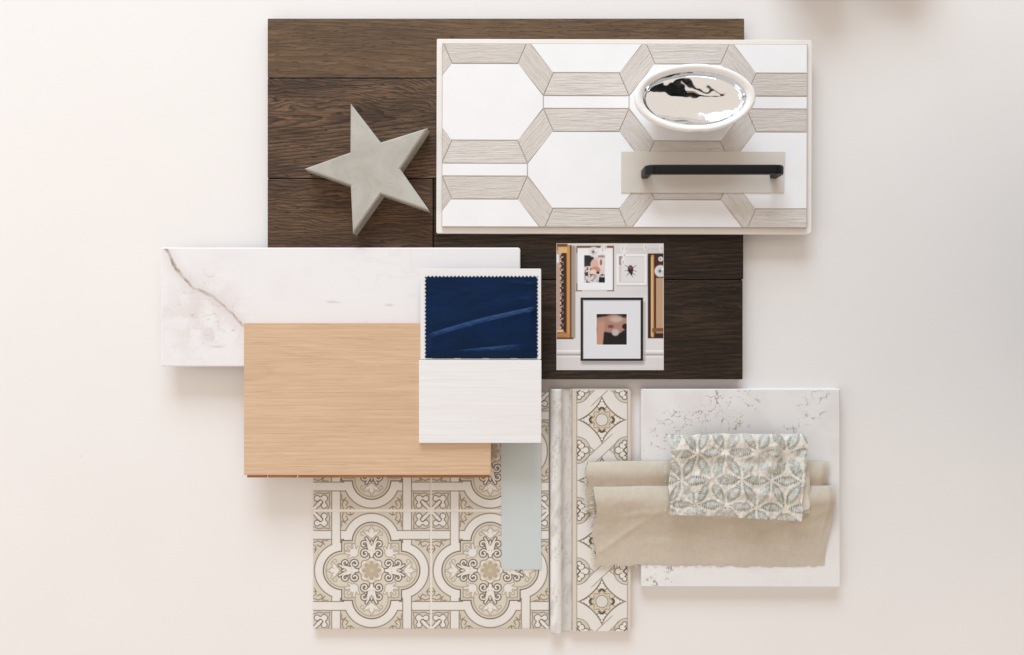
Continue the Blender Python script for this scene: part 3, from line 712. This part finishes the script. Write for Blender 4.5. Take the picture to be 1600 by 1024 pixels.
# ------------------------------------------------------------------ border tile
def border_fn(x, y):
    px = 1.0
    c = flat(x, CREAM)
    P = 94.6; yy = ((y - 656.3 + P / 2) % P) - P / 2; xx = x - 940.5
    a, b = np.abs(xx), np.abs(yy)
    def ln(d, w, col, m=1.0):
        nonlocal c; c = mixc(c, col, sm(w / 2 + .5, w / 2 - .4, np.abs(d)) * m)
    def fill(d, col, m=1.0):
        nonlocal c; c = mixc(c, col, sm(.5, -.5, d) * m)
    # edge half rounds centred between diamonds
    eb = P / 2 - b; ea = 39.5 - a
    hr = np.maximum(np.hypot(ea, eb) - 21, -99)
    fill(hr, (214, 206, 193)); ln(hr, 1.0, (134, 120, 102), .9)
    tip = sdist(ea, eb, [(19, 6), (27, 0)]); c = mixc(c, (134, 120, 102), sm(1.1, .3, tip) * .7)
    fl = np.minimum.reduce([np.hypot(ea - 14, eb) - 5, np.hypot(ea - 8, eb - 7) - 4.2, np.hypot(ea - 4, eb - 12) - 3.4, sdist(ea, eb, [(3, 0), (14, 0)]) - 3, sdist(ea, eb, [(3, 3), (8, 8)]) - 3])
    c = mixc(c, (84, 72, 58), sm(1.3, .5, np.abs(fl)) * .95); fill(fl + .4, (238, 231, 222)); q = sdist(ea, eb, [(0, 6), (6, 0)]); c = mixc(c, (50, 42, 36), sm(1.3, .5, q))
    # crossing ribbons between diamonds
    for s_ in (1, -1):
        d = np.abs((a - 0) * .70 + (eb) * .0 - 99)
    sgn = np.where(yy > 0, 1.0, -1.0) * xx
    rib = np.abs(eb - sgn * .95) * .72 - 7; m = sm(30, 24, a) * sm(28, 22, eb)
    c = mixc(c, (146, 132, 114), sm(1.0, .3, np.abs(rib)) * m * .8)
    # diamond
    aa = (a / 38.0) ** 0.72 + (b / 37.0) ** 0.72 - 1.0; dm = aa * 22
    fill(dm, (222, 211, 193)); ln(dm, 1.3, (120, 104, 84), .95)
    lo, hi = np.minimum(a, b), np.maximum(a, b)
    fd = np.minimum.reduce([np.hypot(lo, hi - 24) - 4.6, np.hypot(lo - 4.6, hi - 21) - 2.6, np.hypot(lo, hi - 30) - 2.4])
    c = mixc(c, (104, 88, 70), sm(1.2, .4, np.abs(fd)) * .9); fill(fd + .4, (236, 229, 220)); q = sdist(lo, hi, [(5, 15.5), (0, 19.5)]); c = mixc(c, (56, 44, 36), sm(1.5, .6, q) * .95)
    r = np.hypot(a, b); an = np.arctan2(yy, xx)
    ro = r - 15 - 1.6 * np.cos(8 * an); ln(ro, 1.2, (148, 124, 94), .9); ln(r - 12.6 + 1.2 * np.cos(16 * an), 1.0, (170, 142, 108), .7)
    fill(r - 9.5, (226, 219, 210)); ln(r - 9.5, 1.2, (140, 122, 100), .9)
    # plain edging strips
    ed = sm(901.6, 900.4, x) + sm(979.6, 980.8, x)
    c = mixc(c, (222, 209, 194), np.clip(ed, 0, 1)); c = mixc(c, (150, 134, 116), np.clip(sm(1.0, .3, np.abs(x - 901.2)) + sm(1.0, .3, np.abs(x - 980.2)), 0, 1) * .7)
    c = mixc(c, CREAM, sm(611, 609, y) + sm(985.5, 987, y))
    return c
ZE = 0.009
bt = thing('border_tile', W(940, 797, 0), 'tall narrow beige patterned border tile right of the marble trim', 'patterned tile')
link('tile_body', prism('tile_body', rrect(894, 607.5, 986, 988, 4, 4, (1, 6, 3, 1)), 0, ZE, M['tileside'], 0.0008, 2), bt)
link('printed_face', painted('printed_face', 895.2, 608.8, 984.8, 986.6, ZE + .00005, 0.6, border_fn, M['tileprint'], k=0.92,
     keep=lambda x, y: ~((x > 980) & (y < 613.5) & (np.hypot(x - 980, y - 613.5) > 4.6))), bt)

# ------------------------------------------------------------------ marble trim moulding
def trim():
    x0, x1 = 859.5, 893.3; ya, yb = 608, 990
    prof = []   # (px x, z)
    for k in range(13):
        a = math.pi * k / 12; prof.append((869.3 - 9.6 * math.cos(a), 0.007 + 0.0072 * math.sin(a)))
    prof += [(879.6, 0.0075), (881, 0.0068)]
    for k in range(7):
        a = math.pi * k / 6; prof.append((886.2 - 5.0 * math.cos(a), 0.0066 - 0.0012 * math.sin(a)))
    prof += [(891.6, 0.0085), (892.2, 0.0097), (893.3, 0.0097), (893.3, 0.0)]
    prof = [(859.7, 0.0)] + prof
    prof = np.array(prof); n = len(prof); ny = 380
    ys = np.linspace(ya, yb, ny)
    V = []; Cc = []
    for i, yv in enumerate(ys):
        for (x, z) in prof:
            yy = yv
            if i == ny - 1 and x > 880: yy = yv - 3
            if i == ny - 1 and x < 866: yy = yv - 4
            sh = 0.0005 * max(0, 2 - i) ** 1 + 0.0005 * max(0, i - ny + 3)
            p = W(x, yy, 0.010); V.append((p.x, p.y, max(0.0, z - (sh if z > 0.001 else 0))))
    idx = np.arange(ny * n).reshape(ny, n)
    q = np.stack([idx[1:, :-1], idx[1:, 1:], idx[:-1, 1:], idx[:-1, :-1]], -1).reshape(-1, 4)
    X = np.tile(prof[:, 0], ny); Y = np.repeat(ys, n)
    c = flat(X, (238, 235, 231)); c = mixc(c, (214, 208, 199), sm(876, 881, X) * sm(893, 891, X) * .7)
    g = fbm(X / 9 + Y / 55, Y / 34, 13); c = mixc(c, (196, 190, 181), sm(.5, .78, g) * .6)
    g2 = np.abs(fbm(X / 10 + Y / 80, Y / 60, 23) - .5); c = mixc(c, (170, 162, 152), sm(.03, 0, g2) * .35)
    me = gridmesh('marble_trim', np.array(V), q, lin(c) * .92, M['stone'])
    # close both ends
    bm = bmesh.new(); bm.from_mesh(me); bm.verts.ensure_lookup_table()
    bm.faces.new([bm.verts[i] for i in idx[0]]); bm.faces.new([bm.verts[i] for i in idx[-1][::-1]])
    bmesh.ops.recalc_face_normals(bm, faces=bm.faces); bm.to_mesh(me); bm.free()
    o = link('marble_trim', me, None, W(876, 799, 0)); bevel = None
    tag(o, 'grey veined marble pencil moulding between patterned sheet and border tile', 'trim')
trim()

# ------------------------------------------------------------------ blue paint strip
ZP = 0.0102
o = link('paint_strip', prism('paint_strip', [(782, 640), (846, 640), (845.5, 890.3), (784, 890.3)], ZT + 0.0004, ZT + .0010, mat_plain('pale_blue_paint', L(206, 212, 211, .9), 0.42, 0.35, 0.012, 6), 0), None, W(814, 765, ZT))
tag(o, 'plain pale blue paint sample strip below the whitewashed board', 'paint sample')

# ------------------------------------------------------------------ quartz slab
ZK = 0.012
def quartz_fn(x, y):
    c = flat(x, (239, 236, 234)); n = fbm(x / 70, y / 70, 61); c = mixc(c, (226, 219, 217), sm(.45, .7, n) * .5)
    wx = x + 16 * (fbm(x / 16, y / 16, 62) - .5); wy = y + 16 * (fbm(x / 16, y / 16, 63) - .5)
    paths = [([(1030, 690), (1052, 656), (1090, 658), (1115, 636), (1128, 618), (1160, 612)], 15, 1.0), ([(1135, 660), (1160, 664), (1172, 632), (1180, 655)], 12, .9), ([(1262, 612), (1290, 618), (1284, 640), (1262, 655), (1240, 672), (1215, 676)], 9, 1.0),
             ([(1240, 640), (1262, 626), (1268, 612)], 6, 1.0), ([(1006, 908), (1022, 912), (1045, 905), (1052, 885)], 7, 1.2), ([(1040, 905), (1050, 912)], 4, 1.2)]
    e = np.abs(fbm(x / 11, y / 11, 64, 3) - .5); cells = sm(.042, .005, e)
    spots = sm(.60, .68, fbm(x / 4.2, y / 4.2, 65, 3)); fine = sm(.50, .62, fbm(x / 12, y / 12, 66, 3))
    m = np.zeros_like(x)
    for p, w, k in paths:
        d = sdist(wx, wy, p); m = np.maximum(m, np.exp(-(d / w) ** 2) * k)
    c = mixc(c, (196, 186, 178), np.clip(m * cells * fine * .9, 0, 1)); c = mixc(c, (158, 147, 136), np.clip(m * cells * sm(.48, .6, fbm(x / 5, y / 5, 67, 3)) * 1.0, 0, .85))
    c = mixc(c, (124, 112, 102), np.clip(m * spots * .75, 0, 1) * cells)
    return c
qs = thing('quartz_slab', W(1157, 763, 0), 'square white quartz slab with brown speckled veins under the folded fabrics', 'stone sample')
link('slab', prism('slab', rrect(1002, 608, 1313.5, 918.5, 1.0, 2), 0, ZK, mat_plain('quartz_body', L(236, 233, 231, .92), 0.35, 0.4, 0.01, 20), 0.0013, 2), qs)
link('veined_face', painted('veined_face', 1003.8, 609.8, 1311.7, 916.7, ZK + .00005, 0.8, quartz_fn, M['stone'], k=0.93), qs)

# ------------------------------------------------------------------ folded cloths
def cloth(name, prof, nx, xl, xr, zf, colf, mat, lift=0.0, nprof=120):
    """sheet swept along x: prof = [(pixel y, height above slab)], xl/xr edge functions of profile position"""
    pr = np.array(prof, float); seg = np.hypot(np.diff(pr[:, 0]) * S, np.diff(pr[:, 1])); s = np.concatenate([[0], np.cumsum(seg)]); s /= s[-1]
    ss = np.linspace(0, 1, nprof)
    # smooth interpolation (Catmull via dense linear + box blur)
    py = np.interp(ss, s, pr[:, 0]); pz = np.interp(ss, s, pr[:, 1])
    for _ in range(3):
        py[1:-1] = (py[:-2] + py[1:-1] * 2 + py[2:]) / 4; pz[1:-1] = (pz[:-2] + pz[1:-1] * 2 + pz[2:]) / 4
    U, T = np.meshgrid(np.linspace(0, 1, nx), ss)
    X0 = xl(T); X1 = xr(T); X = X0 + (X1 - X0) * U
    Y = np.repeat(py[:, None], nx, 1); Z = np.repeat(pz[:, None], nx, 1) + lift
    dy, dz_ = zf(X, Y, T, U)
    Y = Y + dy; Z = Z + dz_
    k = S * (H - ZK) / H
    co = np.stack([(X - 800) * k, (512 - Y) * k, Z + ZK], -1).reshape(-1, 3)
    idx = np.arange(nx * nprof).reshape(nprof, nx)
    q = np.stack([idx[:-1, :-1], idx[:-1, 1:], idx[1:, 1:], idx[1:, :-1]], -1).reshape(-1, 4)
    col = lin(np.clip(colf(X, Y, T, U, s_len=np.cumsum(np.hypot(np.diff(py, prepend=py[0]), np.diff(pz, prepend=pz[0]) / S))), 0, 255)) * .9
    return gridmesh(name, co, q, col.reshape(-1, 3), mat)
def threads(name, strands, mat, parent, r=0.00012):
    V = []; F = []
    for path in strands:
        b = len(V); n = len(path)
        for i, p in enumerate(path):
            d = (path[min(i + 1, n - 1)] - path[max(i - 1, 0)]).normalized(); u = d.cross(Vector((0, 0, 1))).normalized(); w = u.cross(d)
            for k in range(3):
                a = k * 2.0944; V.append(p + (u * math.cos(a) + w * math.sin(a)) * r)
        for i in range(n - 1):
            for k in range(3):
                j = (k + 1) % 3; F.append((b + i * 3 + k, b + i * 3 + j, b + (i + 1) * 3 + j, b + (i + 1) * 3 + k))
    o = link(name, pymesh(name, V, F, mat), parent); o['kind'] = 'stuff'; return o
lin_m = mat_paint('natural_linen', 0.8, 0.2, 0.35, 2200, 0, 0.2, 0.0003)
lin_m_nt = lin_m.node_tree.nodes['Principled BSDF']; lin_m_nt.inputs['Sheen Roughness'].default_value = 0.3; lin_m_nt.inputs['Sheen Weight'].default_value = 1.0
lp = [(884, .0006), (865, .0014), (840, .0036), (812, .0082), (793, .0130), (782, .0156), (775, .0158), (768, .0140), (762, .0112), (757.5, .0080), (756, .0056), (759, .0046), (790, .0040), (800, .0036), (790, .0034), (756, .0062), (748, .0096), (741, .0112), (734, .0108), (728, .0088), (722.5, .0062), (719, .0036), (720, .0016), (740, .0008), (800, .0005)]
Tf = 0.50
def lxl(T): return np.where(T < Tf, 928 + 3 * np.sin(T * 30) * (1 - T) - 6 * sm(.1, 0, T) * 0, 916 + 2 * np.sin(T * 60) + 10 * sm(.9, 1, T) * 0 + 4 * sm(.55, .5, T))
def lxr(T): return np.where(T < Tf, 1288 + 12 * sm(0, .35, T), 1291 - 2 * np.sin(T * 40))
def lz(X, Y, T, U):
    n = fbm(X / 60, Y / 40, 71) - .5; n2 = fbm(X / 22, T * 6, 72) - .5
    end = sm(.0, .012, U) * sm(1, .965, U)
    dz = n * .0034 * sm(0, .15, T) + n2 * .0012
    for (cx_, cy_, a, w_, h_) in ((1010, 800, -.12, 5, .0010), (1180, 845, .08, 6, -.0010), (1085, 838, .5, 5, .0008), (960, 845, -.7, 5, .0009), (1240, 815, -.4, 6, .0010)):
        d = (Y - cy_) - a * (X - cx_); dz = dz + h_ * np.exp(-(d / w_) ** 2) * np.exp(-((X - cx_) / 55) ** 2) * (T < .3)
    dz = dz - .0035 * sm(.965, 1.0, U) * sm(.1, .3, T)
    dy = 2.2 * (fbm(X / 80, T * 2, 73) - .5) * 2 + 1.2 * np.sin(X / 47.0 + 2)
    dy = dy + np.where(T < .06, 5.0 * (fbm(X / 12, T, 74) - .5), 0)
    return dy, dz
def lcol(X, Y, T, U, s_len):
    c = flat(X, (209, 196, 178)); w = fbm(X / 1.1, Y / 7.0, 75, 2) + fbm(X / 7.0, Y / 1.1, 76, 2); b = fbm(X / 45, Y / 30, 78)
    return c * (0.935 + .035 * w[..., None] + .05 * b[..., None])
ln_ = thing('linen_cloth', W(1108, 800, ZK), 'plain beige linen cloth folded twice across the quartz slab', 'fabric swatch')
link('folded_cloth', cloth('folded_cloth', lp, 420, lxl, lxr, lz, lcol, lin_m), ln_)
random.seed(3); strands = []
for k in range(260):
    front = k % 2 == 0
    y = random.uniform(762, 884) if front else random.uniform(724, 800)
    x = (929 if front else 918) + random.uniform(-1, 2)
    z = ZK + (.0006 + .0070 * max(0, (884 - y) / 120)) * .9 if front else ZK + .0045
    l = random.uniform(2, 8); dy = random.uniform(-3, 3)
    strands.append([W(x, y, z), W(x - l * .5, y + dy * .3, z - .0005), W(x - l, y + dy, z - .0012)])
for k in range(170):
    x = random.uniform(932, 1286); l = random.uniform(1.5, 5)
    strands.append([W(x, 883, ZK + .0012), W(x + random.uniform(-1, 1), 883 + l, ZK + .0006)])
threads('frayed_threads', strands, mat_plain('linen_thread', L(232, 222, 207), 0.8, .2), ln_, 0.0002)

# patterned cloth
def petal_fn(X, V):
    """leaf-petal star print; X, V in pixels of flat cloth"""
    wx = X + 9 * (fbm(X / 30, V / 30, 81) - .5); wy = V + 9 * (fbm(X / 30, V / 30, 82) - .5)
    A = 46.0; Hh = 42.0
    c = flat(X, (235, 228, 217)); c = mixc(c, (208, 197, 181), sm(.45, .7, fbm(X / 3.0, V / 3.0, 87, 2)) * .45); lens = np.full(X.shape, 1e9); along = np.zeros(X.shape)
    # triangular lattice edges in three directions
    for (dx, dy) in ((A, 0), (A / 2, Hh), (A / 2, -Hh)):
        L_ = math.hypot(dx, dy); ex, ey = dx / L_, dy / L_
        # nearest edge of this direction: midpoints form a lattice
        mx0, my0 = dx / 2, dy / 2
        best = np.full(X.shape, 1e9); bal = np.zeros(X.shape)
        r_ = np.floor((wy - my0) / Hh)
        for rr in (0, 1):
            row = r_ + rr; yy = wy - my0 - row * Hh; sh = np.where(row % 2 == 0, 0, A / 2)
            xx = wx - mx0 - sh; xx = xx - np.round(xx / A) * A
            for ox in (0, A, -A):
                x2 = xx + ox
                al = x2 * ex + yy * ey; pe = -x2 * ey + yy * ex
                hl = L_ * .385; hw = 7.6; R = (hl * hl + hw * hw) / (2 * hw)
                d = np.hypot(al, np.abs(pe) + R - hw) - R
                bal = np.where(d < best, al, bal); best = np.minimum(best, d)
        along = np.where(best < lens, bal, along); lens = np.minimum(lens, best)
    n = fbm(X / 16, V / 16, 83); g = fbm(X / 2.0, V / 2.0, 84, 2)
    pc = mixc(flat(X, (205, 204, 194)), (182, 181, 168), sm(.35, .7, n)); pc = mixc(pc, (224, 225, 222), sm(.42, .62, g) * .7)
    m = sm(.6, -.6, lens + (g - .5) * 2.0); c = c * (1 - m[..., None]) + pc * m[..., None]
    hat = sm(.35, .75, np.sin(along * 2.3)) * sm(-4.2, -2.8, lens) * sm(.3, -.3, lens); c = mixc(c, (70, 66, 60), hat * .9 * sm(.35, .6, fbm(X / 20, V / 20, 85)))
    c = mixc(c, (238, 232, 222), sm(.55, .75, g) * sm(.5, 2.5, lens) * .5)
    # black dots where petals meet
    r_ = np.round(wy / Hh); sh = np.where(r_ % 2 == 0, 0, A / 2); xx = wx - sh; xx = xx - np.round(xx / A) * A; yy = wy - r_ * Hh
    rr_ = np.hypot(xx, yy); an = np.arctan2(yy, xx); c = mixc(c, (40, 38, 36), sm(1.6, .8, np.abs(rr_ - 5)) * sm(.6, .95, np.cos(6 * an)) * .6 * sm(.42, .6, fbm(X / 40, V / 40, 86)))
    return c
pp = [(806, .0072), (795, .0090), (770, .0112), (745, .0124), (718, .0128), (702, .0142), (692, .0158), (684, .0152), (677.5, .0122), (674.5, .0092), (678, .0072), (700, .0066), (760, .0064), (797, .0060)]
def pxl(T): return np.where(T < .52, 1041 + 5 * sm(.0, .5, T) * 0 + 2.0 * np.sin(T * 22) - 2 * sm(.12, .0, T), 1054 - 6 * sm(.75, .55, T))
def pxr(T): return np.where(T < .52, 1243 + 8 * sm(0, .45, T) + 1.0 * np.sin(T * 40), 1250 + 8 * sm(.6, .8, T))
def pz(X, Y, T, U):
    n = fbm(X / 34, T * 4.5, 91) - .5; n2 = fbm(X / 12, T * 13, 92) - .5
    dz = (n * .0120 + n2 * .0062) * sm(.62, .5, T) + np.where(T > .55, n * .001, 0)
    # soft creases
    for (cx_, cy_, a, w, h_) in ((1100, 705, .12, 5, .0022), (1180, 716, -.05, 6, -.002), (1090, 745, -.25, 5, .002), (1160, 765, .1, 6, .0016), (1210, 740, .5, 5, -.0014), (1070, 790, .15, 5, -.0016)):
        d = (Y - cy_) - a * (X - cx_); dz = dz + h_ * np.exp(-(d / w) ** 2) * np.exp(-((X - cx_) / 40) ** 2) * (T < .45)
    dy = 2.0 * (fbm(X / 26, T * 0 + 1, 93) - .5) * 2 + np.where(T < .25, (12 * (U - .72)) * sm(.2, 0, T), 0)
    dy = dy + np.where(T < .05, 2.2 * (fbm(X / 6, T, 94) - .5), 0)
    return dy, dz
def pcol(X, Y, T, U, s_len):
    Vv = np.repeat(s_len[:, None], X.shape[1], 1); c = petal_fn(X - 1105, Vv + 23)
    back = (T > .56)
    return np.where(back[..., None], np.array((216, 204, 186.0)), c)
pc_ = thing('patterned_cloth', W(1146, 741, ZK), 'folded grey green petal print fabric with frayed edges on top of beige linen', 'fabric swatch')
link('folded_cloth', cloth('folded_cloth', pp, 440, pxl, pxr, pz, pcol, M['cloth'], lift=0.0085, nprof=300), pc_)
# pale under-layer peeking out at the right and below
def under():
    out = [(1054, 792), (1054, 803), (1120, 806), (1200, 806), (1246, 801), (1264, 796), (1266, 790), (1262, 770), (1264, 752), (1259, 736), (1249, 720), (1060, 720)]
    me = prism('under_layer', out, ZK + .0148, ZK + .0155, mat_plain('cream_underside', L(232, 222, 206), 0.85, .15, .04, 60, .3, 2000), 0.0003, 1)
    return link('under_layer', me, pc_)
under()
strands = []; random.seed(11)
for k in range(150):
    x = random.uniform(1046, 1243); u = (x - 1042) / 205; y = 804 + 12 * (u - .72) + random.uniform(-1, 1.5); z = ZK + .0082 + .0078
    if k % 4 == 0: y = 803 + 2 * u; z = ZK + .0082 + .0072
    dx = random.uniform(-4, 4); l = random.uniform(1, 4)
    strands.append([W(x, y - 1, z + .0004), W(x + dx * .4, y + l * .6, z), W(x + dx, y + l, z - .0004)])
for k in range(70):
    y = random.uniform(690, 800); x = (1041 if k % 2 else 1250 - 6 * (y - 690) / 110); s_ = -1 if k % 2 else 1
    z = ZK + .0082 + .0095; l = random.uniform(1, 3.2); strands.append([W(x, y, z), W(x + s_ * l, y + random.uniform(-2, 2), z - .0006)])
def arc(p, q, bend, z, n=12):
    out = []
    for k in range(n + 1):
        t_ = k / n; x = p[0] + (q[0] - p[0]) * t_; y = p[1] + (q[1] - p[1]) * t_
        dx, dy = q[0] - p[0], q[1] - p[1]; o_ = bend * math.sin(math.pi * t_)
        out.append(W(x - dy * o_, y + dx * o_, z + .0015 * math.sin(math.pi * t_)))
    return out
strands += [arc((1180, 803), (1216, 817), -.12, ZK + .0082 + .0075), arc((1098, 803), (1152, 806), .1, ZK + .0082 + .0078), arc((1258, 735), (1262, 760), .25, ZK + .0082 + .0075), arc((1264, 738), (1259, 752), .2, ZK + .0082 + .008), arc((1060, 801), (1100, 792), -.2, ZK + .0082 + .009), arc((1110, 805), (1185, 806), .03, ZK + .0082 + .009)]
threads('frayed_threads', strands, mat_plain('cream_thread', L(236, 226, 208), 0.8, .2), pc_, 0.00015)

# ------------------------------------------------------------------ the photographer mirrored in the bowl, and the phone
cloth_dark = mat_plain('charcoal_clothes', (0.012, 0.012, 0.014, 1), 0.85, 0.1, .2, 20)
skin_m = mat_plain('skin', (0.50, 0.32, 0.24, 1), 0.5, 0.3, .05, 20)
def skinned(name, nodes, edges, mat, parent, sub=1):
    me = bpy.data.meshes.new(name); me.from_pydata([n[:3] for n in nodes], edges, [])
    o = bpy.data.objects.new(name, me); COL.objects.link(o); me.materials.append(mat)
    m = o.modifiers.new('skin', 'SKIN'); m.use_smooth_shade = True
    for i, n in enumerate(nodes):
        sv = me.skin_vertices[0].data[i]; sv.radius = (n[3], n[4] if len(n) > 4 else n[3]); sv.use_root = (i == 0)
    if sub: o.modifiers.new('sub', 'SUBSURF').levels = sub; o.modifiers['sub'].render_levels = sub
    dg = bpy.context.evaluated_depsgraph_get(); me2 = bpy.data.meshes.new_from_object(o.evaluated_get(dg))
    bpy.data.objects.remove(o); me2.materials.clear(); me2.materials.append(mat); me2.name = name
    return link(name, me2, parent)
pn = thing('person', (0.06, -0.86, -0.75), 'photographer in dark clothes seen only as the reflection in the silver bowl', 'person')
PX = .06
nd = [(0, -.82, .20, .19, .14), (0, -.72, .38, .21, .14), (0, -.58, .56, .25, .15), (0, -.45, .73, .19, .12), (0, -.41, .80, .055), (0, -.36, .87, .05),
      (.19, -.46, .72, .075), (.16, -.28, .60, .062), (.12, -.18, .76, .05), (.095, -.10, .90, .026),
      (-.19, -.46, .72, .065), (-.42, -.42, .60, .05), (-.16, -.20, .78, .036), (-.095, -.10, .90, .026),
      (.09, -.88, .08, .10), (.10, -.84, -.30, .065), (.11, -.90, -.68, .045), (.12, -.80, -.72, .035),
      (-.09, -.88, .08, .10), (-.10, -.84, -.30, .065), (-.11, -.90, -.68, .045), (-.12, -.80, -.72, .035)]
nd = [(n_[0], n_[1] - (.07 if n_[1] < -.15 else 0)) + n_[2:] for n_ in nd]
nd = [((n_[0] + (PX if n_[1] < -.25 and not (n_[2] == .60 and n_[0] < 0) else 0)),) + n_[1:] for n_ in nd]
ed_ = [(0, 1), (1, 2), (2, 3), (3, 4), (4, 5), (3, 6), (6, 7), (7, 8), (8, 9), (3, 10), (10, 11), (11, 12), (12, 13), (0, 14), (14, 15), (15, 16), (16, 17), (0, 18), (18, 19), (19, 20), (20, 21)]
skinned('body', nd, ed_, cloth_dark, pn)
bm = bmesh.new(); bmesh.ops.create_uvsphere(bm, u_segments=32, v_segments=24, radius=1)
for vtx in bm.verts:
    x, y, z = vtx.co
    w = 0.076 * (1 - .18 * max(0, -z)); nose = .022 * math.exp(-((x / .16) ** 2 + ((z + .12) / .18) ** 2)) * (y > 0)
    brow = -.006 * math.exp(-(((abs(x) - .38) / .18) ** 2 + ((z - .05) / .12) ** 2)) * (y > 0)
    p = Vector((x * w, y * .094 + nose + brow, z * .112)); a = math.radians(-42)
    vtx.co = Vector((PX - .04, -.37, .99)) + Vector((p.x, p.y * math.cos(a) - p.z * math.sin(a), p.y * math.sin(a) + p.z * math.cos(a)))
me = bpy.data.meshes.new('head'); bm.to_mesh(me); bm.free(); me.materials.append(skin_m); me.polygons.foreach_set('use_smooth', [True] * len(me.polygons)); link('head', me, pn)
bm = bmesh.new(); bmesh.ops.create_uvsphere(bm, u_segments=28, v_segments=20, radius=1)
bmesh.ops.delete(bm, geom=[v_ for v_ in bm.verts if v_.co.y > .35 and v_.co.z < .55], context='VERTS')
for vtx in bm.verts:
    p = Vector((vtx.co.x * .088, vtx.co.y * .106 - .006, vtx.co.z * .124)); a = math.radians(-42)
    vtx.co = Vector((PX - .04, -.375, .993)) + Vector((p.x, p.y * math.cos(a) - p.z * math.sin(a), p.y * math.sin(a) + p.z * math.cos(a)))
me = bpy.data.meshes.new('hair'); bm.to_mesh(me); bm.free(); me.materials.append(mat_plain('dark_hair', (0.02, 0.013, 0.01, 1), .6, .3)); link('hair', me, pn)
for sx in (1, -1):
    nodes = [(sx * .095, -.10, .90, .024), (sx * .088, -.065, .925, .026, .014), (sx * .080, -.035, .938, .030, .012)]; e = [(0, 1), (1, 2)]
    for k, dy in enumerate((-.012, .004, .020, .034)):
        b = len(nodes); l = (.85, 1, .95, .75)[k]
        nodes += [(sx * .082, -.035 + dy, .946, .009), (sx * (.082 - .022 * l), -.033 + dy * 1.1, .954, .008), (sx * (.082 - .042 * l), -.033 + dy * 1.1, .953, .007)]
        e += [(2, b), (b, b + 1), (b + 1, b + 2)]
    b = len(nodes); nodes += [(sx * .082, -.058, .927, .010), (sx * .062, -.050, .927, .009), (sx * .048, -.042, .928, .008)]; e += [(1, b), (b, b + 1), (b + 1, b + 2)]
    skinned('hand', nodes, e, skin_m, pn)
ph = thing('phone', (0, -0.02, 0.936), 'black phone held flat above the samples, seen only in the bowl reflection', 'phone')
link('phone_body', prism('phone_body', [(-.074, -.056), (.074, -.056), (.074, .016), (-.074, .016)], .936, .944, M['black'], .002, 3, world=True), ph)
bm = bmesh.new(); bmesh.ops.create_cone(bm, cap_ends=True, segments=24, radius1=.006, radius2=.006, depth=.0015)
for vtx in bm.verts: vtx.co += Vector((0, 0, .9354))
me = bpy.data.meshes.new('camera_lens'); bm.to_mesh(me); bm.free(); me.materials.append(M['black']); link('camera_lens', me, ph)

# ------------------------------------------------------------------ two made-up jars, unseen beyond the top edge, added to cast soft shadows into frame
def jar(x, y, r, h, label):
    c = W(x, y, 0); prof = [(0, 0), (r * .8, 0), (r * .92, .004), (r, .02), (r, h * .72), (r * .9, h * .84), (r * .72, h * .88)]
    lid = [(r * .80, h * .88), (r * .84, h * .93), (r * .6, h * .97), (r * .16, h * .985), (r * .18, h * 1.03), (r * .12, h * 1.07), (0, h * 1.075)]
    root = thing('added_jar', c, label, 'jar', 'added jars beyond the top edge')
    for nm, pf in (('jar_body', prof), ('lid', lid)):
        n = 40; V = []; F = []
        for (q, z) in pf:
            for k in range(n): V.append((c.x + max(q, 1e-5) * math.cos(2 * math.pi * k / n), c.y + max(q, 1e-5) * math.sin(2 * math.pi * k / n), z))
        for i in range(len(pf) - 1):
            for k in range(n):
                j = (k + 1) % n; F.append((i * n + k, i * n + j, (i + 1) * n + j, (i + 1) * n + k))
        link(nm, pymesh(nm, V, F, mat_plain(nm + '_glaze', L(120, 104, 90), .4, .4), True), root)
jar(1262, -98, .046, .072, 'taller added lidded jar, unseen beyond the top right edge, put in to cast a soft shadow')
jar(1385, -98, .042, .056, 'shorter added lidded jar, unseen beyond the top right edge, put in to cast a soft shadow')

# the photographer stands at the right-hand edge of the table
for root in (pn, ph):
    x, y, z = root.location; root.location = (-y, x, z); root.rotation_euler = (0, 0, math.pi / 2)
